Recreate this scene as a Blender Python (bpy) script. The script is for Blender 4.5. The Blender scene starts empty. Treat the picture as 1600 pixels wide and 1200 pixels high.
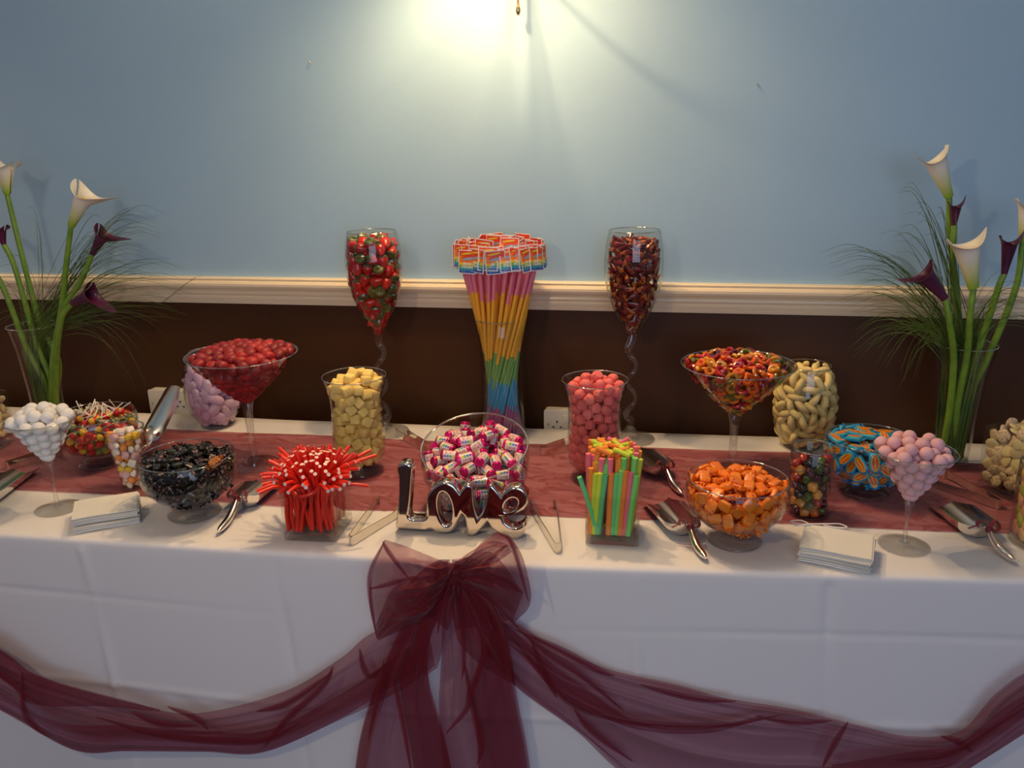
import bpy, math, random
import numpy as np
from mathutils import Vector, Matrix, Quaternion, Euler
random.seed(7); RNG = np.random.default_rng(7)
PI = math.pi
SC = bpy.context.scene
COL = SC.collection
# ---------------------------------------------------------------- camera
FPX = 1295.0
TOP = 0.74                       # height of the table top
EYE = Vector((0, 0, TOP + 0.83))
def _basis(pitch, yaw, roll):
    p, y, r = map(math.radians, (pitch, yaw, roll))
    f = Vector((-math.sin(y)*math.cos(p), math.cos(y)*math.cos(p), -math.sin(p)))
    rt = Vector((math.cos(y), math.sin(y), 0)); up = rt.cross(f)
    return f, rt*math.cos(r)+up*math.sin(r), -rt*math.sin(r)+up*math.cos(r)
CF, CR, CU = _basis(17, 11.3, -1.2)
cam_d = bpy.data.cameras.new('camera'); cam = bpy.data.objects.new('camera', cam_d); COL.objects.link(cam)
cam_d.sensor_width = 36; cam_d.lens = FPX/1600*36; cam_d.clip_start = .05; cam_d.clip_end = 50
m = Matrix(((CR.x, CU.x, -CF.x, EYE.x), (CR.y, CU.y, -CF.y, EYE.y), (CR.z, CU.z, -CF.z, EYE.z), (0, 0, 0, 1)))
cam.matrix_world = m; SC.camera = cam
def ray(px, py): return CF + CR*((px-800)/FPX) - CU*((py-600)/FPX)
def T(px, py, z=0.0):                               # a point on the table top (or z above it)
    d = ray(px, py); return EYE + d*((TOP+z-EYE.z)/d.z)
def VP(px, py, Y):                                  # a point on the vertical plane at depth Y
    d = ray(px, py); return EYE + d*(Y/d.y)
# ---------------------------------------------------------------- light
SC.view_settings.view_transform = 'Standard'; SC.view_settings.look = 'None'
SC.view_settings.gamma = 1; SC.view_settings.use_curve_mapping = False
SC.view_settings.exposure = 0.0
SC.cycles.transparent_max_bounces = 40; SC.cycles.max_bounces = 12
SC.cycles.transmission_bounces = 10; SC.cycles.sample_clamp_indirect = 4
SC.cycles.caustics_refractive = False; SC.cycles.caustics_reflective = False
w = bpy.data.worlds.new('room_light'); SC.world = w; w.use_nodes = True
w.node_tree.nodes['Background'].inputs[0].default_value = (.56, .60, .80, 1)
w.node_tree.nodes['Background'].inputs[1].default_value = .20
def light(name, kind, loc, power, col, size=.1, size_y=None, target=None, spot=None):
    d = bpy.data.lights.new(name, kind); o = bpy.data.objects.new(name, d); COL.objects.link(o)
    d.energy = power; d.color = col; o.location = loc
    if kind == 'AREA':
        d.size = size
        if size_y: d.shape = 'RECTANGLE'; d.size_y = size_y
    else: d.shadow_soft_size = size
    if spot: d.spot_size = math.radians(spot); d.spot_blend = .8
    if target is not None:
        o.rotation_euler = (Vector(target)-Vector(loc)).to_track_quat('-Z', 'Y').to_euler()
    return o
WARM = (1, .70, .36); COOL = (.60, .73, 1)
light('ceiling_lamp', 'POINT', (-.80, -.1, 1.98), 24, (1, .74, .46), .05)
light('window_daylight', 'AREA', (.9, -2.6, 1.75), 44, COOL, 2.6, 1.5, (0, 2.3, 1.3))
light('ceiling_spot', 'AREA', (-.5, 1.75, 2.75), 9, (1, .72, .42), .3, .3, (-.5, 1.7, 0))
light('wall_lamp_bulb', 'POINT', (-.575, 2.06, 2.16), 36, (1, .64, .31), .025)
light('wall_lamp_bulb', 'POINT', (-.255, 2.06, 2.16), 16, (1, .64, .31), .025)
light('far_wall_lamp_bulb', 'POINT', (-3.105, 2.06, 2.16), 17, (1, .64, .31), .03)
light('far_wall_lamp_bulb', 'POINT', (-2.785, 2.06, 2.16), 22, (1, .64, .31), .03)
# ---------------------------------------------------------------- materials
def mat(name, col=(.8, .8, .8), rough=.5, metal=0, spec=.5, sss=0, noise=None, bump=None, coat=0, vary=0, trans=0):
    m = bpy.data.materials.new(name); m.use_nodes = True; nt = m.node_tree; b = nt.nodes['Principled BSDF']
    b.inputs['Base Color'].default_value = (*col, 1); b.inputs['Roughness'].default_value = rough
    b.inputs['Metallic'].default_value = metal; b.inputs['Specular IOR Level'].default_value = spec
    b.inputs['Coat Weight'].default_value = coat; b.inputs['Coat Roughness'].default_value = .08
    b.inputs['Transmission Weight'].default_value = trans
    if sss:
        b.inputs['Subsurface Weight'].default_value = sss; b.inputs['Subsurface Scale'].default_value = .01
        b.inputs['Subsurface Radius'].default_value = (1, .6, .4)
    tc = nt.nodes.new('ShaderNodeTexCoord')
    if noise:                                       # (scale, second colour, contrast lo, hi)
        n = nt.nodes.new('ShaderNodeTexNoise'); n.inputs['Scale'].default_value = noise[0]; n.inputs['Detail'].default_value = 4
        r = nt.nodes.new('ShaderNodeValToRGB'); r.color_ramp.elements[0].position = noise[2]; r.color_ramp.elements[1].position = noise[3]
        r.color_ramp.elements[0].color = (*col, 1); r.color_ramp.elements[1].color = (*noise[1], 1)
        nt.links.new(tc.outputs['Object'], n.inputs['Vector']); nt.links.new(n.outputs['Fac'], r.inputs['Fac'])
        nt.links.new(r.outputs['Color'], b.inputs['Base Color'])
    if vary:
        oi = nt.nodes.new('ShaderNodeObjectInfo'); hs = nt.nodes.new('ShaderNodeHueSaturation')
        mr = nt.nodes.new('ShaderNodeMapRange'); mr.inputs['To Min'].default_value = 1-vary; mr.inputs['To Max'].default_value = 1+vary
        nt.links.new(oi.outputs['Random'], mr.inputs['Value']); nt.links.new(mr.outputs['Result'], hs.inputs['Value'])
        src = b.inputs['Base Color'].links[0].from_socket if b.inputs['Base Color'].is_linked else None
        if src: nt.links.new(src, hs.inputs['Color'])
        else: hs.inputs['Color'].default_value = (*col, 1)
        nt.links.new(hs.outputs['Color'], b.inputs['Base Color'])
    if bump:                                        # (scale, strength, distance)
        n2 = nt.nodes.new('ShaderNodeTexNoise'); n2.inputs['Scale'].default_value = bump[0]; n2.inputs['Detail'].default_value = 3
        bp = nt.nodes.new('ShaderNodeBump'); bp.inputs['Strength'].default_value = bump[1]; bp.inputs['Distance'].default_value = bump[2]
        nt.links.new(tc.outputs['Object'], n2.inputs['Vector']); nt.links.new(n2.outputs['Fac'], bp.inputs['Height'])
        nt.links.new(bp.outputs['Normal'], b.inputs['Normal'])
    return m
def thin_glass(name, tint=(.97, .98, .97), k=1.0, pw_=5, base=.022):
    m = bpy.data.materials.new(name); m.use_nodes = True; nt = m.node_tree; nt.nodes.remove(nt.nodes['Principled BSDF'])
    out = nt.nodes['Material Output']; mx = nt.nodes.new('ShaderNodeMixShader'); fr = nt.nodes.new('ShaderNodeFresnel')
    fr.inputs['IOR'].default_value = 1.5; t = nt.nodes.new('ShaderNodeBsdfTransparent'); g = nt.nodes.new('ShaderNodeBsdfGlossy')
    t.inputs['Color'].default_value = (*tint, 1); g.inputs['Roughness'].default_value = .02
    nt.nodes.remove(fr); lw = nt.nodes.new('ShaderNodeLayerWeight'); lw.inputs['Blend'].default_value = .5
    pw = nt.nodes.new('ShaderNodeMath'); pw.operation = 'POWER'; pw.inputs[1].default_value = pw_
    ml = nt.nodes.new('ShaderNodeMath'); ml.operation = 'MULTIPLY_ADD'; ml.inputs[1].default_value = .85*k; ml.inputs[2].default_value = base*k; ml.use_clamp = True
    nt.links.new(lw.outputs['Facing'], pw.inputs[0]); nt.links.new(pw.outputs[0], ml.inputs[0]); nt.links.new(ml.outputs[0], mx.inputs['Fac'])
    nt.links.new(t.outputs[0], mx.inputs[1]); nt.links.new(g.outputs[0], mx.inputs[2]); nt.links.new(mx.outputs[0], out.inputs['Surface'])
    return m
def organza(name, col, opac, tint, crinkle=0, streak=(0, 1), edge=.7):
    m = bpy.data.materials.new(name); m.use_nodes = True; nt = m.node_tree; nt.nodes.remove(nt.nodes['Principled BSDF'])
    out = nt.nodes['Material Output']; mx = nt.nodes.new('ShaderNodeMixShader')
    t = nt.nodes.new('ShaderNodeBsdfTransparent'); t.inputs['Color'].default_value = (*tint, 1)
    d = nt.nodes.new('ShaderNodeBsdfPrincipled'); d.inputs['Base Color'].default_value = (*col, 1); d.inputs['Roughness'].default_value = .45
    d.inputs['Sheen Weight'].default_value = .15
    lw = nt.nodes.new('ShaderNodeLayerWeight'); lw.inputs['Blend'].default_value = .35
    ma = nt.nodes.new('ShaderNodeMath'); ma.operation = 'MULTIPLY_ADD'; ma.inputs[1].default_value = edge; ma.inputs[2].default_value = opac
    ma.use_clamp = True
    nt.links.new(lw.outputs['Facing'], ma.inputs[0])
    fac = ma.outputs[0]
    if crinkle:
        tc = nt.nodes.new('ShaderNodeTexCoord'); mp = nt.nodes.new('ShaderNodeMapping'); mp.inputs['Scale'].default_value = (streak[0], streak[1], 1)
        mp.inputs['Rotation'].default_value = (0, 0, -.35)
        n = nt.nodes.new('ShaderNodeTexNoise'); n.inputs['Scale'].default_value = 6; n.inputs['Detail'].default_value = 3; n.inputs['Distortion'].default_value = .8
        r = nt.nodes.new('ShaderNodeValToRGB'); r.color_ramp.elements[0].position = .40; r.color_ramp.elements[1].position = .66
        for e_, c_ in zip(r.color_ramp.elements, (0, .35*crinkle)): e_.color = (c_, c_, c_, 1)
        for ps, c_ in ((.475, .05*crinkle), (.50, crinkle), (.525, .12*crinkle)):
            e_ = r.color_ramp.elements.new(ps); e_.color = (c_, c_, c_, 1)
        nt.links.new(tc.outputs['Object'], mp.inputs['Vector']); nt.links.new(mp.outputs[0], n.inputs['Vector']); nt.links.new(n.outputs['Fac'], r.inputs['Fac'])
        ad = nt.nodes.new('ShaderNodeMath'); ad.operation = 'ADD'; ad.use_clamp = True
        nt.links.new(fac, ad.inputs[0]); nt.links.new(r.outputs[0], ad.inputs[1]); fac = ad.outputs[0]
    nt.links.new(fac, mx.inputs['Fac']); nt.links.new(t.outputs[0], mx.inputs[1]); nt.links.new(d.outputs[0], mx.inputs[2])
    nt.links.new(mx.outputs[0], out.inputs['Surface']); return m
M = {}
M['wall_blue'] = mat('wall_blue', (.34, .53, .69), .55, noise=(3, (.33, .515, .67), .35, .7), bump=(260, .12, .002))
M['wall_brown'] = mat('wall_brown', (.058, .022, .007), .42, spec=.25, noise=(4, (.050, .019, .006), .35, .7), bump=(300, .1, .002))
M['cream_gloss'] = mat('cream_gloss_paint', (.80, .68, .48), .22)
M['white_plastic'] = mat('white_plastic', (.72, .70, .64), .35)
M['dark'] = mat('dark_hole', (.01, .01, .01), .6)
M['carpet'] = mat('carpet', (.045, .012, .016), .95, noise=(60, (.03, .008, .01), .3, .7))
M['cloth'] = mat('white_cotton', (.80, .78, .78), .85, bump=(900, .08, .001))
M['glass'] = thin_glass('clear_glass_wall', k=1.25)
M['solid'] = thin_glass('clear_glass_solid', (1, 1, 1), 1.15, 4.2, .05)
nt = M['solid'].node_tree; gl = nt.nodes.new('ShaderNodeBsdfGlass'); gl.inputs['IOR'].default_value = 1.45; m2 = nt.nodes.new('ShaderNodeMixShader'); m2.inputs['Fac'].default_value = .16
gl.inputs['Roughness'].default_value = 0; o_ = nt.nodes['Material Output'].inputs['Surface']; nt.links.new(o_.links[0].from_socket, m2.inputs[1]); nt.links.new(gl.outputs[0], m2.inputs[2]); nt.links.new(m2.outputs[0], o_)
M['rim'] = thin_glass('clear_glass_rim', (.90, .92, .90), 1.0, .8, .10)
M['organza'] = organza('burgundy_organza', (.21, .010, .018), .34, (.86, .72, .80), edge=.55)
M['runner'] = organza('rose_organza', (.28, .045, .05), .36, (.90, .66, .72), .55, (1.2, 4.5), .30)
M['ribbon'] = organza('ribbon_organza', (.17, .005, .015), .65, (.9, .5, .55))
M['chrome'] = mat('chrome', (.86, .82, .76), .16, 1)
M['steel'] = mat('polished_steel', (.74, .70, .62), .14, 1)
M['silver'] = mat('silver_ceramic', (.74, .66, .58), .07, 1)
M['paper'] = mat('white_paper', (.78, .77, .72), .8)
M['stem'] = mat('flower_stem', (.20, .34, .03), .4, noise=(40, (.13, .25, .02), .35, .7))
M['grassy'] = mat('grass_blade', (.05, .11, .015), .5, noise=(9, (.12, .17, .02), .4, .6))
M['petal_white'] = mat('white_petal', (.86, .80, .66), .45, sss=.2, noise=(20, (.82, .74, .58), .4, .7))
M['petal_purple'] = mat('purple_petal', (.055, .006, .030), .4, noise=(30, (.11, .008, .05), .4, .7))
M['petal_base'] = mat('green_petal_base', (.35, .48, .04), .45)
M['brass'] = mat('brass', (.75, .58, .28), .25, 1)
M['shade'] = mat('lamp_shade', (.85, .78, .62), .6)
# ---------------------------------------------------------------- mesh helpers
def mesh(name, vs, fs, mats, mi=None, smooth=True, angle=40):
    me = bpy.data.meshes.new(name); me.from_pydata([tuple(v) for v in vs], [], fs)
    for mm in (mats if isinstance(mats, (list, tuple)) else [mats]): me.materials.append(mm)
    if mi is not None: me.polygons.foreach_set('material_index', mi)
    if smooth:
        me.polygons.foreach_set('use_smooth', [True]*len(me.polygons))
        if angle < 180: me.set_sharp_from_angle(angle=math.radians(angle))
    me.update(); return me
class MB:
    def __init__(s): s.v = []; s.f = []; s.m = []
    def add(s, vs, fs, mi=0, M4=None):
        b = len(s.v); s.v += [tuple(M4 @ Vector(v)) if M4 is not None else tuple(v) for v in vs]
        s.f += [tuple(i+b for i in f) for f in fs]; s.m += ([mi]*len(fs) if isinstance(mi, int) else list(mi)); return s
    def me(s, name, mats, smooth=True, angle=40): return mesh(name, s.v, s.f, mats, s.m, smooth, angle)
def lathe(prof, seg=40):
    vs, fs, rows = [], [], []
    for r, z in prof:
        if r < 1e-6: rows.append([len(vs)]); vs.append((0, 0, z))
        else:
            rows.append(list(range(len(vs), len(vs)+seg))); vs += [(r*math.cos(2*PI*k/seg), r*math.sin(2*PI*k/seg), z) for k in range(seg)]
    for a, b in zip(rows, rows[1:]):
        for k in range(seg):
            j = (k+1) % seg
            if len(a) == 1 and len(b) == 1: continue
            if len(a) == 1: fs.append((a[0], b[j], b[k]))
            elif len(b) == 1: fs.append((a[k], a[j], b[0]))
            else: fs.append((a[k], a[j], b[j], b[k]))
    return vs, fs
def catmull(P, n):
    P = [Vector(p) for p in P]; Q = [P[0]*2-P[1]]+P+[P[-1]*2-P[-2]]; out = []; segs = len(P)-1
    for i in range(n):
        t = i/(n-1)*segs; k = min(int(t), segs-1); t -= k; a, b, c, d = Q[k:k+4]
        out.append(.5*((2*b)+(c-a)*t+(2*a-5*b+4*c-d)*t*t+(3*b-a-3*c+d)*t**3))
    return out
def tube(path, rad, seg=8, cap=True, capmi=0):
    P = [Vector(p) for p in path]; n = len(P); R = rad if isinstance(rad, (list, tuple)) else [rad]*n
    vs, fs, mi = [], [], []; up = None
    for i in range(n):
        d = (P[min(i+1, n-1)]-P[max(i-1, 0)]).normalized()
        if up is None: up = d.orthogonal().normalized()
        up = (up-d*up.dot(d)).normalized(); s = d.cross(up)
        vs += [P[i]+(up*math.cos(2*PI*k/seg)+s*math.sin(2*PI*k/seg))*R[i] for k in range(seg)]
    for i in range(n-1):
        for k in range(seg):
            j = (k+1) % seg; fs.append((i*seg+k, i*seg+j, (i+1)*seg+j, (i+1)*seg+k)); mi.append(0)
    if cap:
        fs.append(tuple(reversed(range(seg)))); fs.append(tuple(range((n-1)*seg, n*seg))); mi += [capmi, capmi]
    return vs, fs, mi
def box(sx, sy, sz, c=(0, 0, 0)):
    x, y, z = sx/2, sy/2, sz/2; a, b, d = c
    return ([(a+i*x, b+j*y, d+k*z) for k in (-1, 1) for j in (-1, 1) for i in (-1, 1)],
            [(0, 2, 3, 1), (4, 5, 7, 6), (0, 1, 5, 4), (2, 6, 7, 3), (0, 4, 6, 2), (1, 3, 7, 5)])
def superell(rx, ry, rz, e=.5, nu=12, nv=7):            # rounded box (small e) .. ellipsoid (e=1)
    f = lambda c, p: math.copysign(abs(c)**p, c)
    vs = [(0, 0, -rz)]; rows = [[0]]
    for i in range(1, nv):
        t = -PI/2+PI*i/nv; row = []
        for k in range(nu):
            a = 2*PI*(k+.5)/nu; row.append(len(vs)); ct = f(math.cos(t), e)
            vs.append((rx*ct*f(math.cos(a), e), ry*ct*f(math.sin(a), e), rz*f(math.sin(t), e)))
        rows.append(row)
    rows.append([len(vs)]); vs.append((0, 0, rz)); fs = []
    for a, b in zip(rows, rows[1:]):
        for k in range(nu):
            j = (k+1) % nu
            if len(a) == 1: fs.append((a[0], b[j], b[k]))
            elif len(b) == 1: fs.append((a[k], a[j], b[0]))
            else: fs.append((a[k], a[j], b[j], b[k]))
    return vs, fs
def sqloft(prof, c=.006, n=4):                          # rounded-square lathe: prof (halfwidth, z)
    vs, fs, rows = [], [], []
    for w, z in prof:
        if w < 1e-6: rows.append([len(vs)]); vs.append((0, 0, z)); continue
        row = []; cc = min(c, w*.5)
        for q in range(4):
            for k in range(n+1):
                a = PI/2*q+PI/2*k/n; cx = (w-cc)*(1 if q in (0, 3) else -1); cy = (w-cc)*(1 if q in (0, 1) else -1)
                row.append(len(vs)); vs.append((cx+cc*math.cos(a), cy+cc*math.sin(a), z))
        rows.append(row)
    for a, b in zip(rows, rows[1:]):
        L = max(len(a), len(b))
        for k in range(L):
            j = (k+1) % L
            if len(a) == 1: fs.append((a[0], b[j], b[k]))
            elif len(b) == 1: fs.append((a[k], a[j], b[0]))
            else: fs.append((a[k], a[j], b[j], b[k]))
    return vs, fs
def grid(P, thick=0):                                   # P[i][j] points -> quads
    n, m_ = len(P), len(P[0]); vs = [tuple(p) for r in P for p in r]
    return vs, [(i*m_+j, i*m_+j+1, (i+1)*m_+j+1, (i+1)*m_+j) for i in range(n-1) for j in range(m_-1)]
# ---------------------------------------------------------------- object helpers
def obj(name, me, parent=None, loc=None, rot=None):
    o = bpy.data.objects.new(name, me); COL.objects.link(o)
    if parent is not None: o.parent = parent
    if loc is not None: o.location = loc
    if rot is not None:
        if isinstance(rot, Quaternion): o.rotation_mode = 'QUATERNION'; o.rotation_quaternion = rot
        else: o.rotation_euler = rot
    return o
def tag(o, label, cat, group=None, kind=None):
    o['label'] = label; o['category'] = cat
    if group: o['group'] = group
    if kind: o['kind'] = kind
    return o
def thing(name, label, cat, loc=(0, 0, 0), rot=(0, 0, 0), group=None):
    return tag(obj(name, None, None, loc, rot), label, cat, group)
def struct(name, me, **k):
    o = obj(name, me, **k); o['kind'] = 'structure'; return o
def B(px, py, z=0): p = T(px, py, z); return Vector((p.x, p.y, p.z+.0012))
_text = {}
def textmesh(s, h, wide=1.0):                           # flat lettering mesh (verts, faces) centred, height h
    k = (s, h, wide)
    if k not in _text:
        cu = bpy.data.curves.new('t', 'FONT'); cu.body = s; cu.align_x = 'CENTER'; cu.align_y = 'CENTER'; cu.size = 1; cu.resolution_u = 1; cu.offset = .035
        o = bpy.data.objects.new('t', cu); COL.objects.link(o); dg = bpy.context.evaluated_depsgraph_get()
        me = o.evaluated_get(dg).to_mesh(); vs = [v.co.copy() for v in me.vertices]; fs = [tuple(p.vertices) for p in me.polygons]
        o.evaluated_get(dg).to_mesh_clear(); bpy.data.objects.remove(o); bpy.data.curves.remove(cu)
        y0 = min(v.y for v in vs); y1 = max(v.y for v in vs); cy = (y0+y1)/2; f = h/(y1-y0)
        _text[k] = ([Vector((v.x*f*wide, (v.y-cy)*f, 0)) for v in vs], fs)
    return _text[k]
# ================================================================ the room
YW = 2.31
vs = [(-4.5, YW, 0), (4.5, YW, 0), (4.5, YW, 1.10), (-4.5, YW, 1.10), (4.5, YW, 3.0), (-4.5, YW, 3.0),
      (-4.5, YW+.15, 0), (4.5, YW+.15, 0), (4.5, YW+.15, 3), (-4.5, YW+.15, 3)]
fs = [(0, 1, 2, 3), (3, 2, 4, 5), (7, 6, 9, 8), (5, 4, 8, 9), (0, 6, 7, 1)]
struct('wall_back', mesh('wall_back', vs, fs, [M['wall_brown'], M['wall_blue']], [0, 1, 1, 1, 0], False))
struct('floor', mesh('floor', [(-4.5, -4, 0), (4.5, -4, 0), (4.5, YW+.15, 0), (-4.5, YW+.15, 0)], [(0, 1, 2, 3)], M['carpet'], None, False))
struct('ceiling', mesh('ceiling', [(-4.5, -4, 2.85), (4.5, -4, 2.85), (4.5, YW+.15, 2.85), (-4.5, YW+.15, 2.85)], [(3, 2, 1, 0)], mat('ceiling_paint', (.78, .74, .64), .8), None, False))
# chair rail: moulded profile swept along the wall, two lengths meeting at a scarf joint
prof = [(0, 1.078), (.008, 1.078), (.009, 1.083), (.013, 1.084), (.014, 1.089), (.012, 1.0915), (.017, 1.093), (.019, 1.101), (.016, 1.105),
        (.019, 1.108), (.021, 1.113), (.020, 1.117), (.015, 1.120), (.019, 1.124), (.027, 1.129), (.031, 1.136), (.031, 1.143), (.027, 1.149),
        (.023, 1.1505), (.022, 1.153), (.024, 1.157), (.020, 1.1605), (0, 1.161)]
def rail(name, x0, x1, s0, s1, d):
    P = []
    for x, s in ((x0, s0), (x1, s1)):
        P.append([(x+s*(z-1.12), YW-y-(d if y else 0), z) for y, z in prof])
    vs, fs = grid(P); n = len(prof); fs += [tuple(range(n)), tuple(reversed(range(n, 2*n)))]
    o = struct(name, mesh(name, vs, fs, M['cream_gloss'], None, True, 28)); return o
rail('trim_1', -4.5, -1.502, 0, 1.6, .0025); rail('trim_2', -1.500, 4.5, 1.6, 0, 0)
# wall light above the picture
def wall_lamp(X, label):
    wl = thing('wall_lamp', label, 'lamp', (X, YW, 1.95))
    obj('backplate', mesh('bp', *lathe([(0, -.012), (.045, -.012), (.05, 0), (0, 0)], 24), M['brass']), wl, (0, -.012, .05), (PI/2, 0, 0))
    obj('finial', mesh('fin', *lathe([(0, -.098), (.0045, -.094), (.0065, -.085), (.0045, -.075), (.003, -.07), (.003, .05), (0, .05)], 12), M['brass']), wl, (0, -.03, 0))
    sh = mesh('shade', *lathe([(.058, -.02), (.052, .03), (.034, .09), (.032, .09), (.050, .03), (.056, -.02), (.058, -.02)], 32), M['shade'])
    for sx in (-.155, .165):
        p = catmull([(0, -.03, .04), (sx*.5, -.16, -.0), (sx, -.25, .16), (sx, -.25, .29)], 14)
        obj('arm', mesh('arm', *tube(p, .005, 8)[:2], M['brass']), wl)
        obj('lamp_shade', sh, wl, (sx, -.25, .185))
wall_lamp(-.419, 'brass twin-arm wall lamp with pale shades high above the rainbow straws')
wall_lamp(-2.95, 'brass twin-arm wall lamp with pale shades beyond the mints end of the table')
# sockets
def socket(name, x, z, wd, label):
    s = thing(name, label, 'socket', (x, YW, z))
    mb = MB(); v, f = superell(wd/2, .015, .043, .12, 24, 12); mb.add(v, f)
    obj('back_box', mb.me('bb', M['white_plastic']), s, (0, -.015, 0))
    mb = MB(); v, f = superell(wd/2+.001, .004, .044, .12, 24, 12); mb.add(v, f); obj('faceplate', mb.me('fp', M['white_plastic']), s, (0, -.032, 0))
    for cx in ((-wd/4, wd/4) if wd > .1 else (0,)):
        for dx, dz, a, b_ in ((0, .008, .004, .007), (-.011, -.008, .006, .004), (.011, -.008, .006, .004)):
            obj('pin_slot', mesh('slot', *box(a, .001, b_), M['dark'], None, False), s, (cx+dx+.002, -.0366, dz))
        obj('rocker_switch', mesh('sw', *box(.011, .005, .017), M['white_plastic'], None, False), s, (cx+.026 if cx <= 0 else cx-.027, -.038, .02))
    for sx in (-1, 1): obj('screw', mesh('scr', *lathe([(0, -.001), (.0028, -.001), (.0028, .001), (0, .001)], 10), M['steel']), s, (sx*(wd/2-.012), -.0365, 0), (PI/2, 0, 0))
    return s
p = VP(850, 640, YW-.03); socket('wall_socket', p.x+.074, .742, .146, 'white double wall socket behind the pink jelly vase')
p = VP(233, 629, YW-.03); socket('wall_socket', p.x+.078, .752, .146, 'white double wall socket behind the lilac foam sweets')
# ================================================================ tablecloth
FE = [(-3.2, 1.330), (-1.44, 1.405), (-1.13, 1.413), (-.7, 1.427), (-.233, 1.452), (.437, 1.516), (.67, 1.541), (2.6, 1.72)]
BE = [(-3.2, 2.20), (-1.44, 2.212), (-1.078, 2.213), (-.384, 2.238), (.256, 2.262), (.743, 2.282), (2.6, 2.292)]
fy = lambda x: float(np.interp(x, [a for a, _ in FE], [b for _, b in FE]))
by = lambda x: float(np.interp(x, [a for a, _ in BE], [b for _, b in BE]))
def FP(px, py, off=0.0):                                # a point on the hanging cloth front
    d = ray(px, py); a = math.atan2(1.541-1.427, .67+.7); n = Vector((math.sin(a), -math.cos(a), 0)); p0 = Vector((-.233, 1.452, 0))+n*(.004+off)
    return EYE+d*((p0-EYE).dot(n)/d.dot(n))
CREASE = [(-1.245, 1), (-.80, -1), (-.055, 1), (.315, -1)]
P = []
for i in range(801):
    x = -3.2+5.8*i/800; row = []
    def dz(x, y): return .0010*math.sin(x*7+y*5)*math.sin(y*9-x*3)+.0006*math.sin(x*23+y*31)
    for z in (0.0, .3, .6, .725): row.append((x, by(x)+.004, z))
    f, b_ = fy(x), by(x)
    for t in np.linspace(0, 1, 22): y = b_-.004+(f+.012-b_+.004)*t; row.append((x, y, TOP+dz(x, y)*.5))
    for a in (30, 60, 90): row.append((x, f+.012-.012*math.sin(math.radians(a)), TOP-.012+.012*math.cos(math.radians(a))))
    for z in np.linspace(.715, .005, 120):
        o = 0
        for cx, s in CREASE: o += s*.0065*math.exp(-((x-cx-(.74-z)*.05)/.010)**2)*(.6+.4*math.sin(z*17+cx*9))
        o += -.0026*math.exp(-((z-.60-.01*math.sin(x*2.6))/.007)**2)*(.5+.5*math.sin(x*3))+.0030*math.exp(-((z-.385-.02*math.sin(x*2))/.009)**2)
        o += .006*math.sin(x*6.3)*(.72-z)+.004*math.sin(x*14+z*5)*(.72-z)
        row.append((x, f-.001*(.72-z)-o, z))
    P.append(row)
cl = obj('tablecloth', mesh('tablecloth', *grid(P), M['cloth'], None, True, 180)); tag(cl, 'long white tablecloth hanging to the floor over the buffet table', 'tablecloth')
# ================================================================ runner
RB = [(-3.0, 2.06), (-1.5, 2.074), (-1.024, 2.091), (-.789, 2.087), (-.131, 2.12), (.311, 2.145), (.685, 2.13), (2.4, 2.15)]
RF = [(-3.0, 1.62), (-1.578, 1.622), (-1.283, 1.630), (-.922, 1.631), (-.713, 1.635), (-.332, 1.669), (-.052, 1.686), (.26, 1.711), (.694, 1.733), (2.4, 1.87)]
P = []
for i in range(360):
    x = -3+5.4*i/359; a = np.interp(x, *zip(*RF)); c = np.interp(x, *zip(*RB)); row = []
    for j in range(60):
        t = j/59; y = a+(c-a)*t+.003*math.sin(x*9)*(1-2*t); q = y+x*.35
        h = .0012+.0016*max(0, math.sin(q*38+1.5*math.sin(x*2.1)))**6+.0008*max(0, math.sin(q*91+x*4+2*math.sin(x*5)))**4+.0005*(1+math.sin(x*31+y*17))
        if j in (0, 1, 58, 59): h = .0016+.0006*(j in (0, 59))
        row.append((x, y, TOP+h))
    P.append(row)
rn = obj('table_runner', mesh('runner', *grid(P), M['runner'], None, True, 180)); tag(rn, 'sheer rose organza runner laid along the middle of the table', 'table runner')
# ================================================================ organza bow and swags on the front
def drape(rows, nu=60, nv=24, rip=.004, freq=5, ph=0.0, z=None):
    """rows: polylines of (px, py, off); surface on the hanging front, rippled."""
    R = [catmull([(a, b, c) for a, b, c in r], nu) for r in rows]; P = []
    for i in range(nu):
        colpts = catmull([R[k][i] for k in range(len(R))], nv) if len(R) > 2 else [R[0][i].lerp(R[1][i], j/(nv-1)) for j in range(nv)]
        row = []
        for j, q in enumerate(colpts):
            t = j/(nv-1); u = i/(nu-1)
            q1 = t*freq*PI+ph+1.2*math.sin(u*3+ph); q2 = t*freq*2.3*PI+u*3.5+ph*2+.8*math.sin(u*7)
            o = rip*(2.4*(1-abs(math.sin(q1)))**2+.9*(1-abs(math.sin(q2*.6)))**2-.6+.6*math.sin(u*17+t*9+ph)*math.sin(t*13+u*5))*(.45+.55*math.sin(PI*min(1, u*1.4)))
            row.append(FP(q.x, q.y, max(.001, q.z+rip*1.5+o)))
        P.append(row)
    return grid(P)
def crease(pts, wd=4.5, off=.030, layers=2):
    C = catmull([(a_, b_, 0) for a_, b_ in pts], 26); out = []
    for l in range(layers):
        P = []
        for i, q in enumerate(C):
            d_ = (C[min(i+1, 25)]-C[max(i-1, 0)]).normalized(); w_ = (wd*1.25*math.sin(PI*(i+.4)/25.8)**.7+.15)*(1 if l == 0 else .5)
            P.append([FP(q.x-d_.y*w_*k, q.y+d_.x*w_*k, off+.002*l+.002*(1-abs(k))) for k in (-1, -.3, .3, 1)])
        out.append(grid(P))
    return out
sw = MB()
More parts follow.
